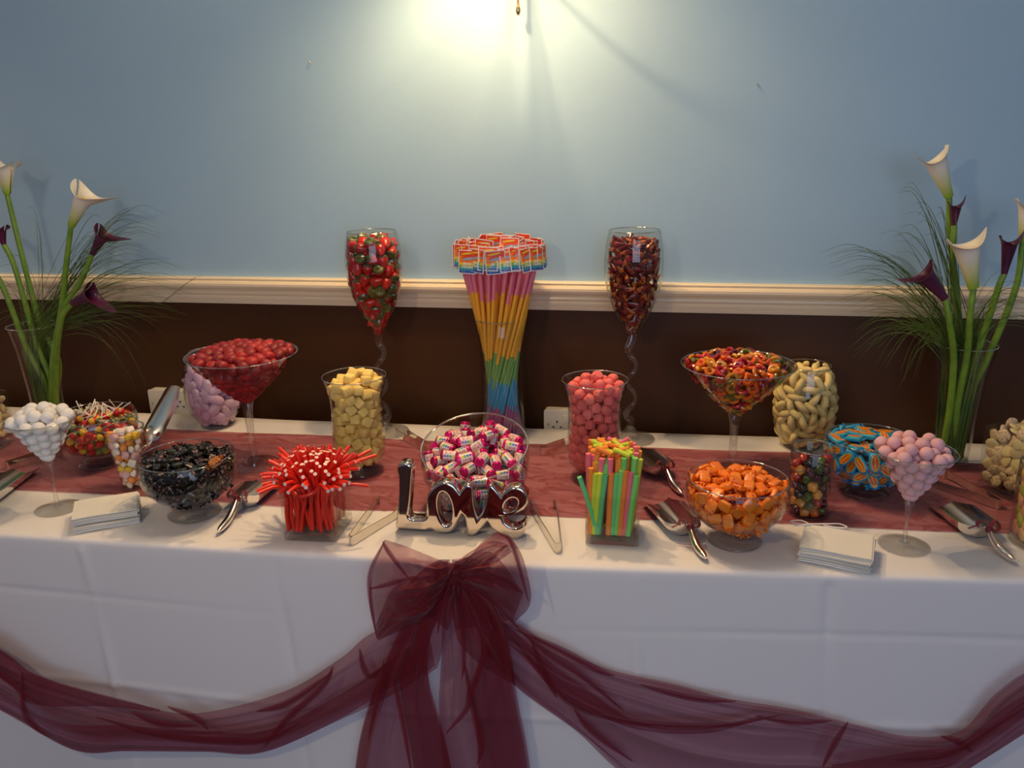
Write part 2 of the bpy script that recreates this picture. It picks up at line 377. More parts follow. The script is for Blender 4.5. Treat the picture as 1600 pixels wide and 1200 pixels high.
for pts in ([(521, 1041), (504, 1072), (446, 1126), (411, 1169)], [(562, 1014), (568, 1042), (581, 1056), (604, 1036)], [(262, 1104), (306, 1122), (326, 1140)], [(205, 1112), (248, 1130), (310, 1134)],
            [(34, 1050), (37, 1107), (54, 1134), (80, 1153)], [(400, 1112), (450, 1098), (520, 1050)], [(150, 1120), (260, 1150), (400, 1158), (470, 1130)], [(-60, 1010), (10, 1060), (60, 1100)]):
    for q in crease(pts): sw.add(*q)
sw.add(*drape([[(-420, 760, .004), (-200, 900, .008), (0, 1015, .01), (60, 1055, .01), (200, 1095, .012), (300, 1115, .012), (440, 1082, .014), (530, 1030, .016), (580, 990, .02), (660, 960, .025)],
               [(-420, 800, .01), (-200, 960, .012), (0, 1060, .014), (100, 1100, .016), (220, 1130, .018), (320, 1140, .018), (440, 1120, .018), (540, 1065, .02), (600, 1030, .025), (670, 990, .03)],
               [(-420, 840, .004), (-200, 1010, .008), (0, 1110, .01), (115, 1172, .01), (200, 1174, .012), (320, 1175, .012), (410, 1176, .012), (520, 1130, .016), (620, 1082, .02), (680, 1040, .025)]],
              150, 80, .0045, 3.0))
sw.add(*drape([[(-420, 800, .02), (-200, 960, .022), (0, 1075, .022), (90, 1128, .024), (200, 1134, .026), (320, 1142, .026), (420, 1140, .024), (540, 1080, .03), (640, 1010, .034)],
               [(-420, 838, .014), (-200, 1008, .016), (0, 1108, .018), (115, 1171, .018), (200, 1173, .02), (320, 1174, .02), (410, 1175, .02), (520, 1129, .022), (650, 1050, .03)]], 90, 14, .002, 2, 1))
sw.add(*drape([[(-420, 762, .02), (-200, 902, .022), (0, 1017, .022), (60, 1057, .024), (180, 1092, .026), (250, 1108, .022)],
               [(-420, 800, .014), (-200, 950, .016), (0, 1060, .018), (50, 1100, .018), (160, 1104, .02), (250, 1112, .02)]], 60, 10, .002, 1, 2))
o = obj('organza_swag', sw.me('swag', M['organza'], True, 180)); tag(o, 'burgundy organza swag running from the bow past the black liquorice side', 'swag')
sw = MB()
for pts in ([(799, 971), (855, 1020), (908, 1055), (975, 1111)], [(796, 992), (838, 1041), (890, 1097), (961, 1122), (1040, 1133), (1139, 1132), (1221, 1117)], [(897, 1108), (926, 1143), (989, 1190)], [(1325, 1128), (1305, 1160), (1285, 1199)],
            [(806, 984), (870, 1012), (930, 1045), (960, 1056)], [(1180, 1118), (1240, 1128), (1300, 1126)], [(1400, 1188), (1480, 1178), (1560, 1130), (1640, 1080)], [(830, 1000), (850, 1050), (870, 1090)], [(1470, 1150), (1500, 1160), (1520, 1175)], [(1000, 1070), (1080, 1090), (1150, 1096)]):
    for q in crease(pts): sw.add(*q)
sw.add(*drape([[(770, 955, .025), (810, 975, .02), (860, 1008, .016), (950, 1045, .012), (1060, 1070, .012), (1130, 1090, .012), (1240, 1108, .012), (1330, 1130, .012), (1420, 1150, .012), (1500, 1142, .01), (1560, 1080, .01), (1640, 1030, .01), (1900, 900, .006)],
               [(770, 985, .03), (820, 1015, .026), (880, 1060, .024), (980, 1100, .022), (1080, 1130, .02), (1180, 1145, .02), (1260, 1150, .02), (1350, 1165, .02), (1430, 1175, .02), (1510, 1165, .016), (1590, 1100, .014), (1660, 1060, .012), (1900, 940, .008)],
               [(760, 1020, .025), (810, 1075, .02), (900, 1140, .016), (1000, 1215, .012), (1080, 1250, .012), (1180, 1265, .012), (1280, 1260, .012), (1380, 1250, .012), (1470, 1225, .012), (1540, 1185, .01), (1610, 1140, .01), (1680, 1100, .01), (1900, 985, .006)]],
              170, 90, .005, 3.4, .7))
sw.add(*drape([[(775, 960, .035), (830, 1010, .035), (900, 1065, .03), (1000, 1130, .026), (1100, 1137, .026), (1190, 1118, .024)],
               [(772, 985, .03), (820, 1030, .03), (880, 1090, .026), (990, 1138, .022), (1100, 1146, .022), (1190, 1124, .02)]], 60, 8, .001, 1, 2))
sw.add(*drape([[(765, 995, .032), (820, 1070, .03), (890, 1125, .026), (960, 1185, .022), (1010, 1225, .02)],
               [(762, 1018, .03), (812, 1078, .026), (900, 1142, .02), (950, 1190, .018), (1000, 1232, .018)]], 50, 8, .001, 1, 2))
sw.add(*drape([[(1300, 1195, .03), (1420, 1175, .03), (1500, 1160, .03), (1570, 1105, .026), (1650, 1062, .022), (1900, 942, .014)],
               [(1280, 1259, .02), (1400, 1245, .02), (1480, 1221, .02), (1545, 1182, .018), (1680, 1099, .016), (1900, 984, .012)]], 60, 14, .002, 2, 2))
o = obj('organza_swag', sw.me('swag', M['organza'], True, 180)); tag(o, 'burgundy organza swag running from the bow towards the pink bonbon glass', 'swag')
bow = thing('organza_bow', 'large burgundy organza bow at the middle of the table front', 'bow', FP(705, 890, .02))
def bowpart(name, meshes):
    mb = MB()
    for v, f in meshes: mb.add(v, f)
    o = obj(name, mb.me(name, M['organza'], True, 180), bow); o.matrix_parent_inverse = Matrix.Translation(-bow.location); return o
K = (702, 893, .055)
bowpart('loop', [
    drape([[(700, 880, .06), (680, 872, .075), (655, 862, .07), (630, 852, .055), (601, 843, .02)],
           [(700, 888, .07), (670, 890, .10), (640, 888, .10), (610, 884, .08), (586, 880, .04)],
           [(700, 895, .07), (668, 915, .11), (635, 925, .11), (605, 925, .08), (577, 922, .04)],
           [(700, 902, .06), (672, 945, .09), (640, 960, .09), (610, 962, .06), (580, 962, .03)],
           [(698, 908, .05), (670, 965, .05), (640, 980, .05), (615, 990, .035), (590, 1001, .02)]], 80, 80, .006, 3.4),
    drape([[(700, 876, .08), (675, 880, .09), (655, 895, .085), (640, 910, .07), (620, 935, .05)],
           [(700, 905, .08), (680, 930, .09), (660, 950, .085), (640, 965, .06), (600, 985, .04)]], 40, 16, .004, 2.5, 2)])
bowpart('loop', [
    drape([[(705, 886, .06), (722, 880, .08), (740, 862, .08), (755, 845, .06), (778, 830, .02)],
           [(706, 890, .07), (735, 884, .10), (765, 868, .10), (790, 856, .08), (806, 850, .04)],
           [(706, 894, .07), (740, 896, .11), (775, 895, .11), (805, 892, .08), (822, 888, .04)],
           [(706, 898, .06), (740, 915, .09), (775, 925, .09), (808, 932, .06), (829, 942, .03)],
           [(706, 906, .05), (735, 935, .05), (765, 955, .05), (790, 965, .035), (802, 975, .02)]], 80, 80, .006, 3.4, 1),
    drape([[(706, 880, .08), (730, 870, .09), (755, 862, .085), (775, 868, .07), (800, 900, .05)],
           [(706, 905, .08), (730, 905, .09), (755, 905, .085), (780, 915, .06), (815, 927, .04)]], 40, 16, .004, 2.5, 1)])
bowpart('tail', [
    drape([[(690, 905, .06), (640, 960, .05), (612, 1010, .035), (585, 1080, .025), (562, 1160, .02), (550, 1260, .02)],
           [(696, 905, .075), (668, 960, .06), (655, 1010, .045), (635, 1080, .035), (630, 1160, .03), (630, 1260, .03)],
           [(704, 905, .06), (690, 950, .05), (670, 1010, .035), (672, 1080, .025), (695, 1160, .02), (718, 1260, .02)]], 100, 60, .005, 2.4),
    drape([[(692, 915, .08), (660, 965, .06), (645, 1010, .05), (625, 1060, .04), (640, 1160, .03), (655, 1260, .03)],
           [(702, 915, .08), (688, 960, .06), (668, 1010, .05), (672, 1070, .04), (697, 1160, .03), (716, 1260, .03)]], 50, 12, .002, 1.5, 2),
    *crease([(612, 1060), (622, 1090), (632, 1140), (643, 1210)], 4, .06), *crease([(600, 1030), (590, 1090), (575, 1160)], 3, .06),
    drape([[(690, 915, .07), (640, 970, .055), (610, 1020, .045), (580, 1090, .035), (560, 1165, .03), (548, 1260, .03)],
           [(694, 918, .07), (650, 980, .055), (630, 1020, .045), (598, 1100, .035), (578, 1170, .03), (566, 1260, .03)]], 50, 8, .001, 1, 2),
    drape([[(696, 905, .09), (668, 945, .08), (655, 985, .07), (652, 1020, .06), (662, 1058, .05)],
           [(704, 905, .09), (698, 950, .08), (696, 985, .07), (690, 1020, .06), (683, 1044, .05)]], 30, 12, .003, 1.5, 1)])
bowpart('tail', [
    drape([[(702, 905, .06), (692, 960, .05), (690, 1020, .04), (686, 1100, .03), (690, 1170, .025), (700, 1260, .025)],
           [(708, 905, .075), (730, 960, .06), (742, 1020, .05), (740, 1100, .04), (750, 1170, .03), (765, 1260, .03)],
           [(714, 905, .06), (775, 950, .05), (797, 1020, .035), (810, 1100, .025), (824, 1170, .02), (835, 1260, .02)]], 100, 70, .006, 2.8, 1),
    drape([[(706, 905, .09), (708, 960, .08), (715, 1000, .07), (735, 1025, .06), (752, 1040, .05)],
           [(714, 900, .09), (770, 940, .08), (788, 980, .07), (800, 1030, .05), (805, 1072, .03)]], 60, 50, .005, 2.5, 1),
    *crease([(771, 978), (757, 1027), (736, 1080), (729, 1108), (697, 1146)], 5, .07), *crease([(725, 1034), (736, 1087), (750, 1150), (753, 1171), (746, 1195)], 5, .06),
    drape([[(706, 905, .08), (735, 960, .065), (752, 1010, .055), (738, 1080, .045), (745, 1150, .035), (750, 1260, .035)],
           [(712, 905, .08), (770, 960, .065), (792, 1020, .055), (806, 1100, .045), (820, 1170, .035), (832, 1260, .035)]], 50, 16, .003, 1.5, 2)])
bowpart('gather', [
    drape([[(703, 874, .085), (680, 877, .09), (645, 903, .085), (612, 922, .07), (588, 975, .04)], [(700, 905, .085), (682, 935, .09), (652, 962, .08), (618, 985, .06), (591, 1000, .03)]], 50, 40, .006, 3),
    drape([[(710, 880, .085), (735, 862, .09), (765, 845, .08), (792, 850, .06)], [(712, 905, .085), (736, 904, .09), (775, 880, .08), (800, 862, .06)]], 40, 30, .006, 3, 1),
    drape([[(712, 885, .09), (745, 888, .09), (785, 903, .07), (818, 926, .04)], [(712, 915, .09), (736, 921, .09), (780, 950, .07), (800, 974, .04)]], 40, 30, .006, 3, 2),
    ]+[q for pts in ([(598, 846), (609, 865), (640, 906)], [(577, 920), (610, 912), (650, 900)], [(736, 904), (765, 875), (792, 851)], [(764, 897), (795, 908), (817, 926)], [(779, 832), (800, 850), (826, 940)], [(601, 845), (580, 890), (578, 930), (589, 998)], [(702, 895), (690, 940), (684, 990)], [(712, 900), (722, 960), (725, 1030), (722, 1060)], [(716, 900), (750, 940), (770, 985)]) for q in crease(pts, 3.2, .085)]+[
    drape([[(690, 884, .08), (700, 930, .075), (712, 985, .06)], [(716, 880, .08), (760, 925, .07), (800, 968, .05)]], 40, 40, .006, 4),
    drape([[(712, 876, .09), (690, 910, .085), (655, 950, .07)], [(720, 890, .09), (715, 940, .08), (700, 985, .06)]], 40, 40, .006, 3.5, 1),
    drape([[(706, 874, .10), (735, 872, .09), (765, 880, .08)], [(708, 915, .10), (740, 925, .085), (775, 930, .07)]], 30, 30, .005, 3, 2)])
kv, kf = superell(.022, .024, .030, .9, 16, 10)
mb = MB(); mb.add([(x*(1+.12*math.sin(z*300+x*200)), y, z) for x, y, z in kv], kf)
for k in range(4):
    p = catmull([(-.02+.003*k, -.024, .028-.014*k), (0, -.032, .022-.014*k), (.022, -.022, .026-.012*k)], 8); mb.add(*tube(p, .004, 6))
obj('knot', mb.me('knot', M['organza']), bow, (0, -.028, -.002))
# ================================================================ packing of sweets
def quat_axis(x, z):                                   # rotation whose X is x and Z near z
    x = Vector(x).normalized(); z = Vector(z); z = (z-x*z.dot(x))
    z = z.normalized() if z.length > 1e-5 else x.orthogonal().normalized(); y = z.cross(x)
    return Matrix((x, y, z)).transposed().to_quaternion()
def pack(prof, topf, rad, n=None, box_=False, seed=1, fill=.60, squash=1.0, iters=90, depth=2.4, zscale=1.0):
    """sphere packing inside the solid of revolution prof [(z, r)] below the surface topf(x, y); returns positions and wall normals"""
    g = np.random.default_rng(seed); Z = np.array([a for a, _ in prof]); R = np.array([b for _, b in prof])
    rm = R.max(); z0 = Z[0]; zm = max(float(topf(x, y)) for x in (-rm*.8, 0, rm*.8) for y in (-rm*.8, 0, rm*.8))
    q = g.uniform(-1, 1, (40000, 3)); q[:, :2] *= rm; q[:, 2] = z0+(q[:, 2]+1)/2*(zm-z0)
    rr = np.abs(q[:, :2]).max(1) if box_ else np.hypot(q[:, 0], q[:, 1]); tp = np.array([topf(x, y) for x, y in q[:, :2]])
    ins = (rr < np.interp(q[:, 2], Z, R)) & (q[:, 2] < tp); vol = ins.mean()*4*rm*rm*(zm-z0)
    if n is None: n = int(fill*vol/(4/3*PI*rad**3))
    n = min(n, 640); q = q[ins]; p = q[g.permutation(len(q))[:n]].copy()
    for it in range(iters):
        d = p[:, None]-p[None]; L = np.sqrt((d**2).sum(2))+1e-9; np.fill_diagonal(L, 9)
        ov = np.clip(2*rad-L, 0, None); p = p+(d/L[..., None]*ov[..., None]).sum(1)*.32
        p[:, 2] -= rad*.02
        p[:, 2] = np.maximum(p[:, 2], z0+rad*.8)
        tp = np.array([topf(x, y) for x, y in p[:, :2]])-rad*.8; p[:, 2] = np.minimum(p[:, 2], np.maximum(tp, z0+rad*.5))
        lim = np.maximum(np.interp(p[:, 2], Z, R)-rad*.92*squash, rad*.1)
        # cone walls: also look a little below and above
        lim = np.minimum(lim, np.maximum(np.interp(p[:, 2]-rad*.7, Z, R)-rad*.45*squash, rad*.1))
        if box_: p[:, :2] = np.clip(p[:, :2], -lim[:, None], lim[:, None])
        else:
            r = np.hypot(p[:, 0], p[:, 1])+1e-9; s = np.minimum(1, lim/r); p[:, 0] *= s; p[:, 1] *= s
    out = []
    for x, y, z in p:
        r = max(abs(x), abs(y)) if box_ else math.hypot(x, y); dw = float(np.interp(z, Z, R))-r; dt = float(topf(x, y))-z
        if min(dw, dt) > depth*2*rad: continue
        if dw < dt:
            nrm = Vector((math.copysign(1, x) if abs(x) > abs(y) else 0, math.copysign(1, y) if abs(y) >= abs(x) else 0, 0)) if box_ else Vector((x, y, 0)).normalized()
            near = dw < 1.9*rad
        else: nrm = Vector((0, 0, 1)); near = dt < 1.9*rad
        out.append((Vector((x, y, z)), nrm, near))
    return out
def orient(kind, nrm, near, p, g=random):
    rnd = Vector((g.gauss(0, 1), g.gauss(0, 1), g.gauss(0, 1))).normalized()
    if kind == 'inward':
        d_ = Vector((-p.x, -p.y, 0)); d_ = d_.normalized() if d_.length > 1e-4 else Vector((1, 0, 0)); u_ = g.uniform(.5, 1.8) if nrm.z > .5 else g.uniform(.15, .6)
        return quat_axis(d_+Vector((-d_.y, d_.x, 0))*g.uniform(-.8, .8)+Vector((0, 0, u_*.8)), rnd)
    if kind == 'rand' or not near: return Quaternion(rnd, g.uniform(0, 2*PI))
    t = (rnd-nrm*rnd.dot(nrm)*.85)
    if kind == 'long': return quat_axis(t, nrm+rnd*.3)
    if kind == 'snug': nn = (nrm+rnd*.18).normalized(); return quat_axis(t-nn*t.dot(nn), nn)
    if kind == 'flat': nn = (nrm+rnd*.45).normalized(); return quat_axis(t-nn*t.dot(nn), nn)
def fill_with(root_loc, rotz, spots, meshes, name, label, cat, group, kind, parts=None, scale=(.92, 1.06)):
    """one top-level object per sweet (with its own part objects when parts is given)"""
    Rz = Matrix.Rotation(rotz, 4, 'Z'); base = Matrix.Translation(root_loc) @ Rz
    for i, (p, nrm, near) in enumerate(spots):
        me = random.choice(meshes); q = orient(kind, nrm, near, p); s = random.uniform(*scale)
        o = obj(name, me if parts is None else me[0], None, base @ p, Rz.to_quaternion() @ q); o.scale = (s, s, s)
        tag(o, label.replace('{c}', me['colour']) if '{c}' in label else label, cat, group)
        if parts is not None:
            for pn, pm in me[1]: obj(pn, pm, o)
def flat_top(h, dome, R): return lambda x, y: h+dome*(1-min(1, (x*x+y*y)/(R*R)))
# ================================================================ glassware builders
def wall_of(prof, t=.0022):                            # outer profile (r, z) -> closed double wall
    inner = [(max(r-t, 0), z+(t if i == 0 else 0)) for i, (r, z) in enumerate(prof)]
    RIMS[0] = (prof[-1][0]-t*.5, prof[-1][1])
    return prof+[(prof[-1][0]-t*.5, prof[-1][1]+t*.6)]+inner[::-1]
RIMS = [None]
def glass_thing(name, label, cat, loc, parts, rotz=0):
    t = thing(name, label, cat, loc, (0, 0, rotz))
    for pn, v, f, m_ in parts: obj(pn, mesh(pn, v, f, m_, None, True, 50), t)
    if RIMS[0]:
        R_, Z_ = RIMS[0]; RIMS[0] = None
        obj('rim', mesh('rim', *lathe([(R_+.0016*math.cos(a), Z_+.0016*math.sin(a)) for a in np.linspace(0, 2*PI, 9)], 56), M['rim'], None, True, 180), t)
    return t
def footed_bowl(loc, s, label):
    bp = [(0, .034), (.028, .034), (.05, .039), (.075, .052), (.094, .074), (.1035, .098), (.105, .115), (.1035, .128), (.1005, .141)]
    bp = [(r*s, z*s) for r, z in bp]
    foot = [(0, .002), (.030, .002), (.046, 0), (.054, .0005), (.057, .004), (.055, .009), (.046, .013), (.043, .0165), (.044, .019), (.036, .022), (.030, .026), (.031, .030), (.026, .0335), (0, .0335)]
    glass_thing('footed_bowl', label, 'bowl', loc, [('bowl', *lathe(wall_of(bp, .0025), 56), M['glass']), ('foot', *lathe([(r*s, z*s) for r, z in foot], 48), M['solid'])])
    return [(z, r-.0035) for r, z in bp[1:]]
def stemware(name, loc, cone, stem, foot_r, label, dome=.012):
    foot = [(0, 0), (foot_r, 0), (foot_r+.001, .0018), (foot_r*.96, .003), (foot_r*.5, .006), (stem[0][0]*1.5, dome), (0, dome)]
    st = [(0, stem[0][1])]+stem+[(0, stem[-1][1])]
    glass_thing(name, label, 'glass', loc, [('bowl', *lathe(wall_of([(0, cone[0][1])]+cone, .0022), 56), M['glass']),
                ('stem', *lathe(st, 24), M['solid']), ('foot', *lathe(foot, 48), M['solid'])])
    return [(z, max(r-.003, .002)) for r, z in cone]
# ---- colours for sweets
def sugar(n, c, sss=.25, rough=.75, b=(500, .5, .002), vary=.12): return mat(n, c, rough, sss=sss, bump=b, vary=vary)
def gummy(n, c, vary=.25): return mat(n, c, .22, sss=.15, vary=vary, coat=.3)
yel = sugar('yellow_sugar', (.86, .64, .20)); pnk = sugar('pink_sugar', (.80, .17, .16))
def wob(v, a, f): return [(x*(1+a*math.sin(y*f+z*f*1.3)), y*(1+a*math.sin(z*f+1)), z*(1+a*math.sin(x*f+2))) for x, y, z in v]
# ---- hurricane vases
def hurricane(loc, label):
    vp = [(0, .026), (.040, .026), (.048, .031), (.062, .048), (.0665, .070), (.0665, .10), (.064, .14), (.0635, .175), (.066, .205), (.072, .232), (.080, .256)]
    ft = [(0, .004), (.04, 0), (.056, 0), (.058, .005), (.055, .012), (.046, .018), (.044, .024), (0, .025)]
    glass_thing('hurricane_vase', label, 'vase', loc, [('vessel', *lathe(wall_of(vp, .003), 56), M['glass']), ('foot', *lathe(ft, 48), M['solid'])])
    return [(z, r-.0045) for r, z in vp[1:]]
L = B(565, 737); pf = hurricane(L, 'flared glass vase filled with pale yellow jelly cubes')
me = [mesh('cube_sweet', *superell(.0128, .0128, .0118, .35, 12, 8), yel, None, True, 60)]
fill_with(L, 0, pack(pf, flat_top(.250, .024, .07), .0136, seed=3, fill=.66), me, 'jelly_cube', 'pale yellow sugared jelly cube in the flared glass vase behind the red cables', 'sweet', 'yellow jelly cubes', 'rand')
L = B(928, 748); pf = hurricane(L, 'flared glass vase filled with pink jelly gems')
v, f = lathe([(0, -.012), (.011, -.0115), (.0134, -.007), (.0134, .002), (.0105, .009), (.006, .0125), (0, .013)], 8)
me = [mesh('gem', v, f, pnk, None, True, 35)]
fill_with(L, 0, pack(pf, flat_top(.252, .028, .07), .0136, seed=4, fill=.66), me, 'jelly_gem', 'pink sugared jelly gem in the flared glass vase behind the fizzy sticks', 'sweet', 'pink jelly gems', 'rand')
# ---- barrel vases
def barrel(loc, label):
    vp = [(0, .014), (.040, .014), (.055, .022), (.072, .045), (.081, .08), (.083, .115), (.080, .15), (.073, .185), (.064, .215), (.062, .226)]
    ft = [(0, .003), (.036, 0), (.046, 0), (.048, .005), (.045, .010), (.039, .0135), (0, .0138)]
    glass_thing('barrel_vase', label, 'vase', loc, [('vessel', *lathe(wall_of(vp, .003), 56), M['glass']), ('foot', *lathe(ft, 48), M['solid'])])
    return [(z, r-.0045) for r, z in vp[1:]]
L = B(340, 664); pf = barrel(L, 'rounded glass vase of lilac foam sweets behind the cherry-red martini glass')
lil = sugar('lilac_foam', (.68, .44, .58), .3, .6, (90, .2, .002))
v, f = superell(.025, .0145, .0095, .8, 16, 9); v = [(x, y, z+4*x*x*.9-.0008*abs(math.sin(x*320))) for x, y, z in v]
fill_with(L, 0, pack(pf, flat_top(.222, .01, .06), .0142, seed=5, squash=.9), [mesh('foam', v, f, lil)], 'foam_shell', 'lilac-pink foam shell sweet in the rounded glass vase', 'sweet', 'lilac foam shells', 'long')
L = B(1252, 697); pf = barrel(L, 'rounded glass vase of yellow foam bananas beside the big ring-sweet glass')
ban = sugar('banana_foam', (.84, .66, .28), .3, .6, (60, .15, .002))
p = [(.029*math.sin(a), 0, .029*math.cos(a)-.021) for a in np.linspace(-1.05, 1.05, 11)]
v, f, _ = tube(p, [.003, .0062, .0082, .0092, .0098, .0100, .0098, .0092, .0082, .0062, .0035], 8)
fill_with(L, 0, pack(pf, flat_top(.216, .022, .06), .0132, seed=6), [mesh('banana', v, f, ban, None, True, 60)], 'foam_banana', 'yellow foam banana sweet in the rounded glass vase', 'sweet', 'yellow foam bananas', 'long')
# ---- big martini glasses
def big_martini(loc, label, h, r):
    cone = [(.012, h-.125), (.022, h-.118), (.045, h-.098), (.08, h-.062), (.112, h-.028), (r, h)]
    stem = [(.020, .010), (.013, .022), (.0095, .05), (.0095, .10), (.0115, h-.150), (.0155, h-.132), (.0175, h-.126)]
    return stemware('martini_vase', loc, cone, stem, .064, label, .013)
L = B(398, 726); pf = big_martini(L, 'huge martini glass heaped with dark red raspberry jellies', .302, .139)
rasp = mat('raspberry_jelly', (.23, .007, .012), .5, sss=.2, vary=.3); ras2 = mat('raspberry_jelly_bright', (.32, .012, .012), .5, sss=.2, vary=.3)
v, f = superell(.0165, .0165, .0125, .9, 16, 9); v = [(x*(1+.09*math.sin(900*z)*math.sin(8*math.atan2(y, x))), y*(1+.09*math.cos(8*math.atan2(y, x))), z) for x, y, z in v]
fill_with(L, 0, pack(pf, flat_top(.308, .016, .14), .0140, seed=8, squash=.55, fill=.92), [mesh('rasp', v, f, rasp), mesh('rasp', v, f, ras2)], 'raspberry_jelly', 'dark red raspberry jelly in the huge martini glass', 'sweet', 'red raspberry jellies', 'flat')
L = B(1143, 738); pf = big_martini(L, 'huge martini glass heaped with mixed orange, red and green jelly rings', .281, .136)
ringm = [gummy('ring_'+n, c) for n, c in (('orange', (.70, .11, .008)), ('red', (.34, .010, .014)), ('yellow', (.62, .25, .012)), ('green', (.13, .14, .015)), ('dark', (.07, .010, .014)), ('amber', (.50, .13, .008)))]
def torus(R, r, a0=0, a1=2*PI, n=16, s=7):
    return tube([(R*math.cos(a), R*math.sin(a), .003*math.sin(2*a)) for a in np.linspace(a0, a1, n)], r, s)[:2]
me = []
for k, mm in enumerate(ringm):
    me += [mesh('ring', *torus(.0105, .0048), mm), mesh('ring', *torus(.012, .0046, 0, 4.2+k*.2), mm)]
    for q in me[-2:]: q['colour'] = mm.name.split('_')[1]
fill_with(L, 0, pack(pf, flat_top(.287, .020, .14), .0132, seed=9, squash=.55, fill=.90, depth=1.5), me, 'jelly_ring', '{c} jelly ring heaped in the huge martini glass', 'sweet', 'mixed jelly rings', 'flat')
# ---- giant wine glasses with twisted stems
def flute(loc, label, ph):
    bp = [(.012, .300), (.018, .305), (.031, .328), (.0515, .369), (.066, .405), (.0745, .44), (.078, .48), (.0775, .51), (.073, .545), (.0665, .576)]
    t = glass_thing('giant_wine_glass', label, 'glass', loc, [('bowl', *lathe(wall_of([(0, .300)]+bp, .0022), 56), M['glass']),
        ('foot', *lathe([(0, 0), (.068, 0), (.069, .002), (.062, .0035), (.03, .006), (.020, .010), (.0175, .020), (.0165, .028), (.011, .034), (0, .036)], 48), M['solid'])])
    P_ = [(0, 0, .034)]+[(.0125*math.cos(a*1.0+ph), .0125*math.sin(a+ph), .05+.21*k/36) for k, a in enumerate(np.linspace(0, 4.6*PI, 37))]+[(0, 0, .285), (0, 0, .302)]
    n = 90; R_ = [.0112-.0042*math.sin(PI*min(1, i/(n-1)*1.02))+(.006*max(0, (i/(n-1)-.88)/.12)**2) for i in range(n)]
    obj('twisted_stem', mesh('stem', *tube(catmull(P_, n), R_, 10)[:2], M['solid']), t)
    return [(z, max(r-.0035, .003)) for r, z in bp]
L = B(602, 675); pf = flute(L, 'giant wine glass with wavy stem holding red and green strawberry jellies', 0)
str_r = gummy('strawberry_red', (.50, .014, .009)); str_g = gummy('strawberry_leaf', (.09, .10, .02))
body = mesh('straw_b', *lathe([(0, -.021), (.006, -.019), (.0125, -.007), (.0160, .004), (.014, .010), (0, .012)], 10), str_r)
lv, lf = lathe([(0, .020), (.004, .019), (.005, .015), (.0135, .0125), (.0160, .0075), (.014, .0095), (0, .0110)], 10)
leaf = mesh('straw_l', lv, lf, str_g, None, True, 30)
fill_with(L, 0, pack(pf, flat_top(.566, .016, .055), .0150, seed=10, fill=.66), [(body, [('leaf_cap', leaf)])], 'strawberry_jelly', 'red strawberry jelly with green cap in the giant wine glass', 'sweet', 'strawberry jellies', 'rand', parts=True)
L = B(984, 686); pf = flute(L, 'giant wine glass with wavy stem holding brown cola jellies', 1.5)
c1 = gummy('cola_brown', (.10, .012, .010)); c2 = gummy('cola_amber', (.42, .10, .012)); c3 = gummy('cola_wine', (.20, .012, .012))
def bottle(ma, mb_):
    v, f = lathe([(0, -.014), (.0065, -.0135), (.0072, -.008), (.006, -.002), (.0066, .002), (.004, .008), (.0032, .012), (.0038, .0145), (0, .015)], 8)
    v = [(z, x, y*.75) for x, y, z in v]; mi = [0 if v[q[0]][0] < -.002 else 1 for q in f]; return mesh('cola', v, f, [ma, mb_], mi)
fill_with(L, 0, pack(pf, flat_top(.560, .012, .055), .0118, seed=11, fill=.7), [bottle(c1, c2), bottle(c3, c2), bottle(c1, c3), bottle(c3, c1)], 'cola_jelly', 'brown and amber cola bottle jelly in the giant wine glass', 'sweet', 'cola bottle jellies', 'long')
# ---- small martini glasses
def small_martini(loc, label, h0, h, r, fr):
    cone = [(.010, h0-.008), (.014, h0), (.030, h0+.020), (.055, h0+(h-h0)*.72), (r, h)]
    stem = [(.010, .008), (.0055, .016), (.0042, .04), (.0042, h0-.055), (.006, h0-.03), (.010, h0-.014), (.012, h0-.0085)]
    return stemware('martini_glass', loc, cone, stem, fr, label, .009)
L = B(91, 795); pf = small_martini(L, 'small martini glass piled with round white mints', .132, .222, .075, .049)
mint = sugar('white_mint', (.86, .85, .83), .2, .7, (120, .3, .002), .04)
fill_with(L, 0, pack(pf, flat_top(.232, .026, .07), .0138, seed=12, fill=.80, squash=.7), [mesh('mint', *superell(.0148, .0148, .0142, 1, 18, 12), mint)], 'mint_ball', 'round white mint ball in the small martini glass', 'sweet', 'white mint balls', 'rand', scale=(.97, 1.02))
L = B(1412, 853); pf = small_martini(L, 'small martini glass piled with round pink bonbons', .112, .208, .077, .049)
bon = sugar('pink_bonbon', (.74, .42, .46), .2, .75, (120, .4, .002), .05)
fill_with(L, 0, pack(pf, flat_top(.218, .024, .07), .0136, seed=13, fill=.84, squash=.7), [mesh('bonbon', *superell(.0142, .0142, .0138, 1, 18, 12), bon)], 'bonbon', 'dusty pink bonbon in the small martini glass', 'sweet', 'pink bonbons', 'rand', scale=(.94, 1.02))
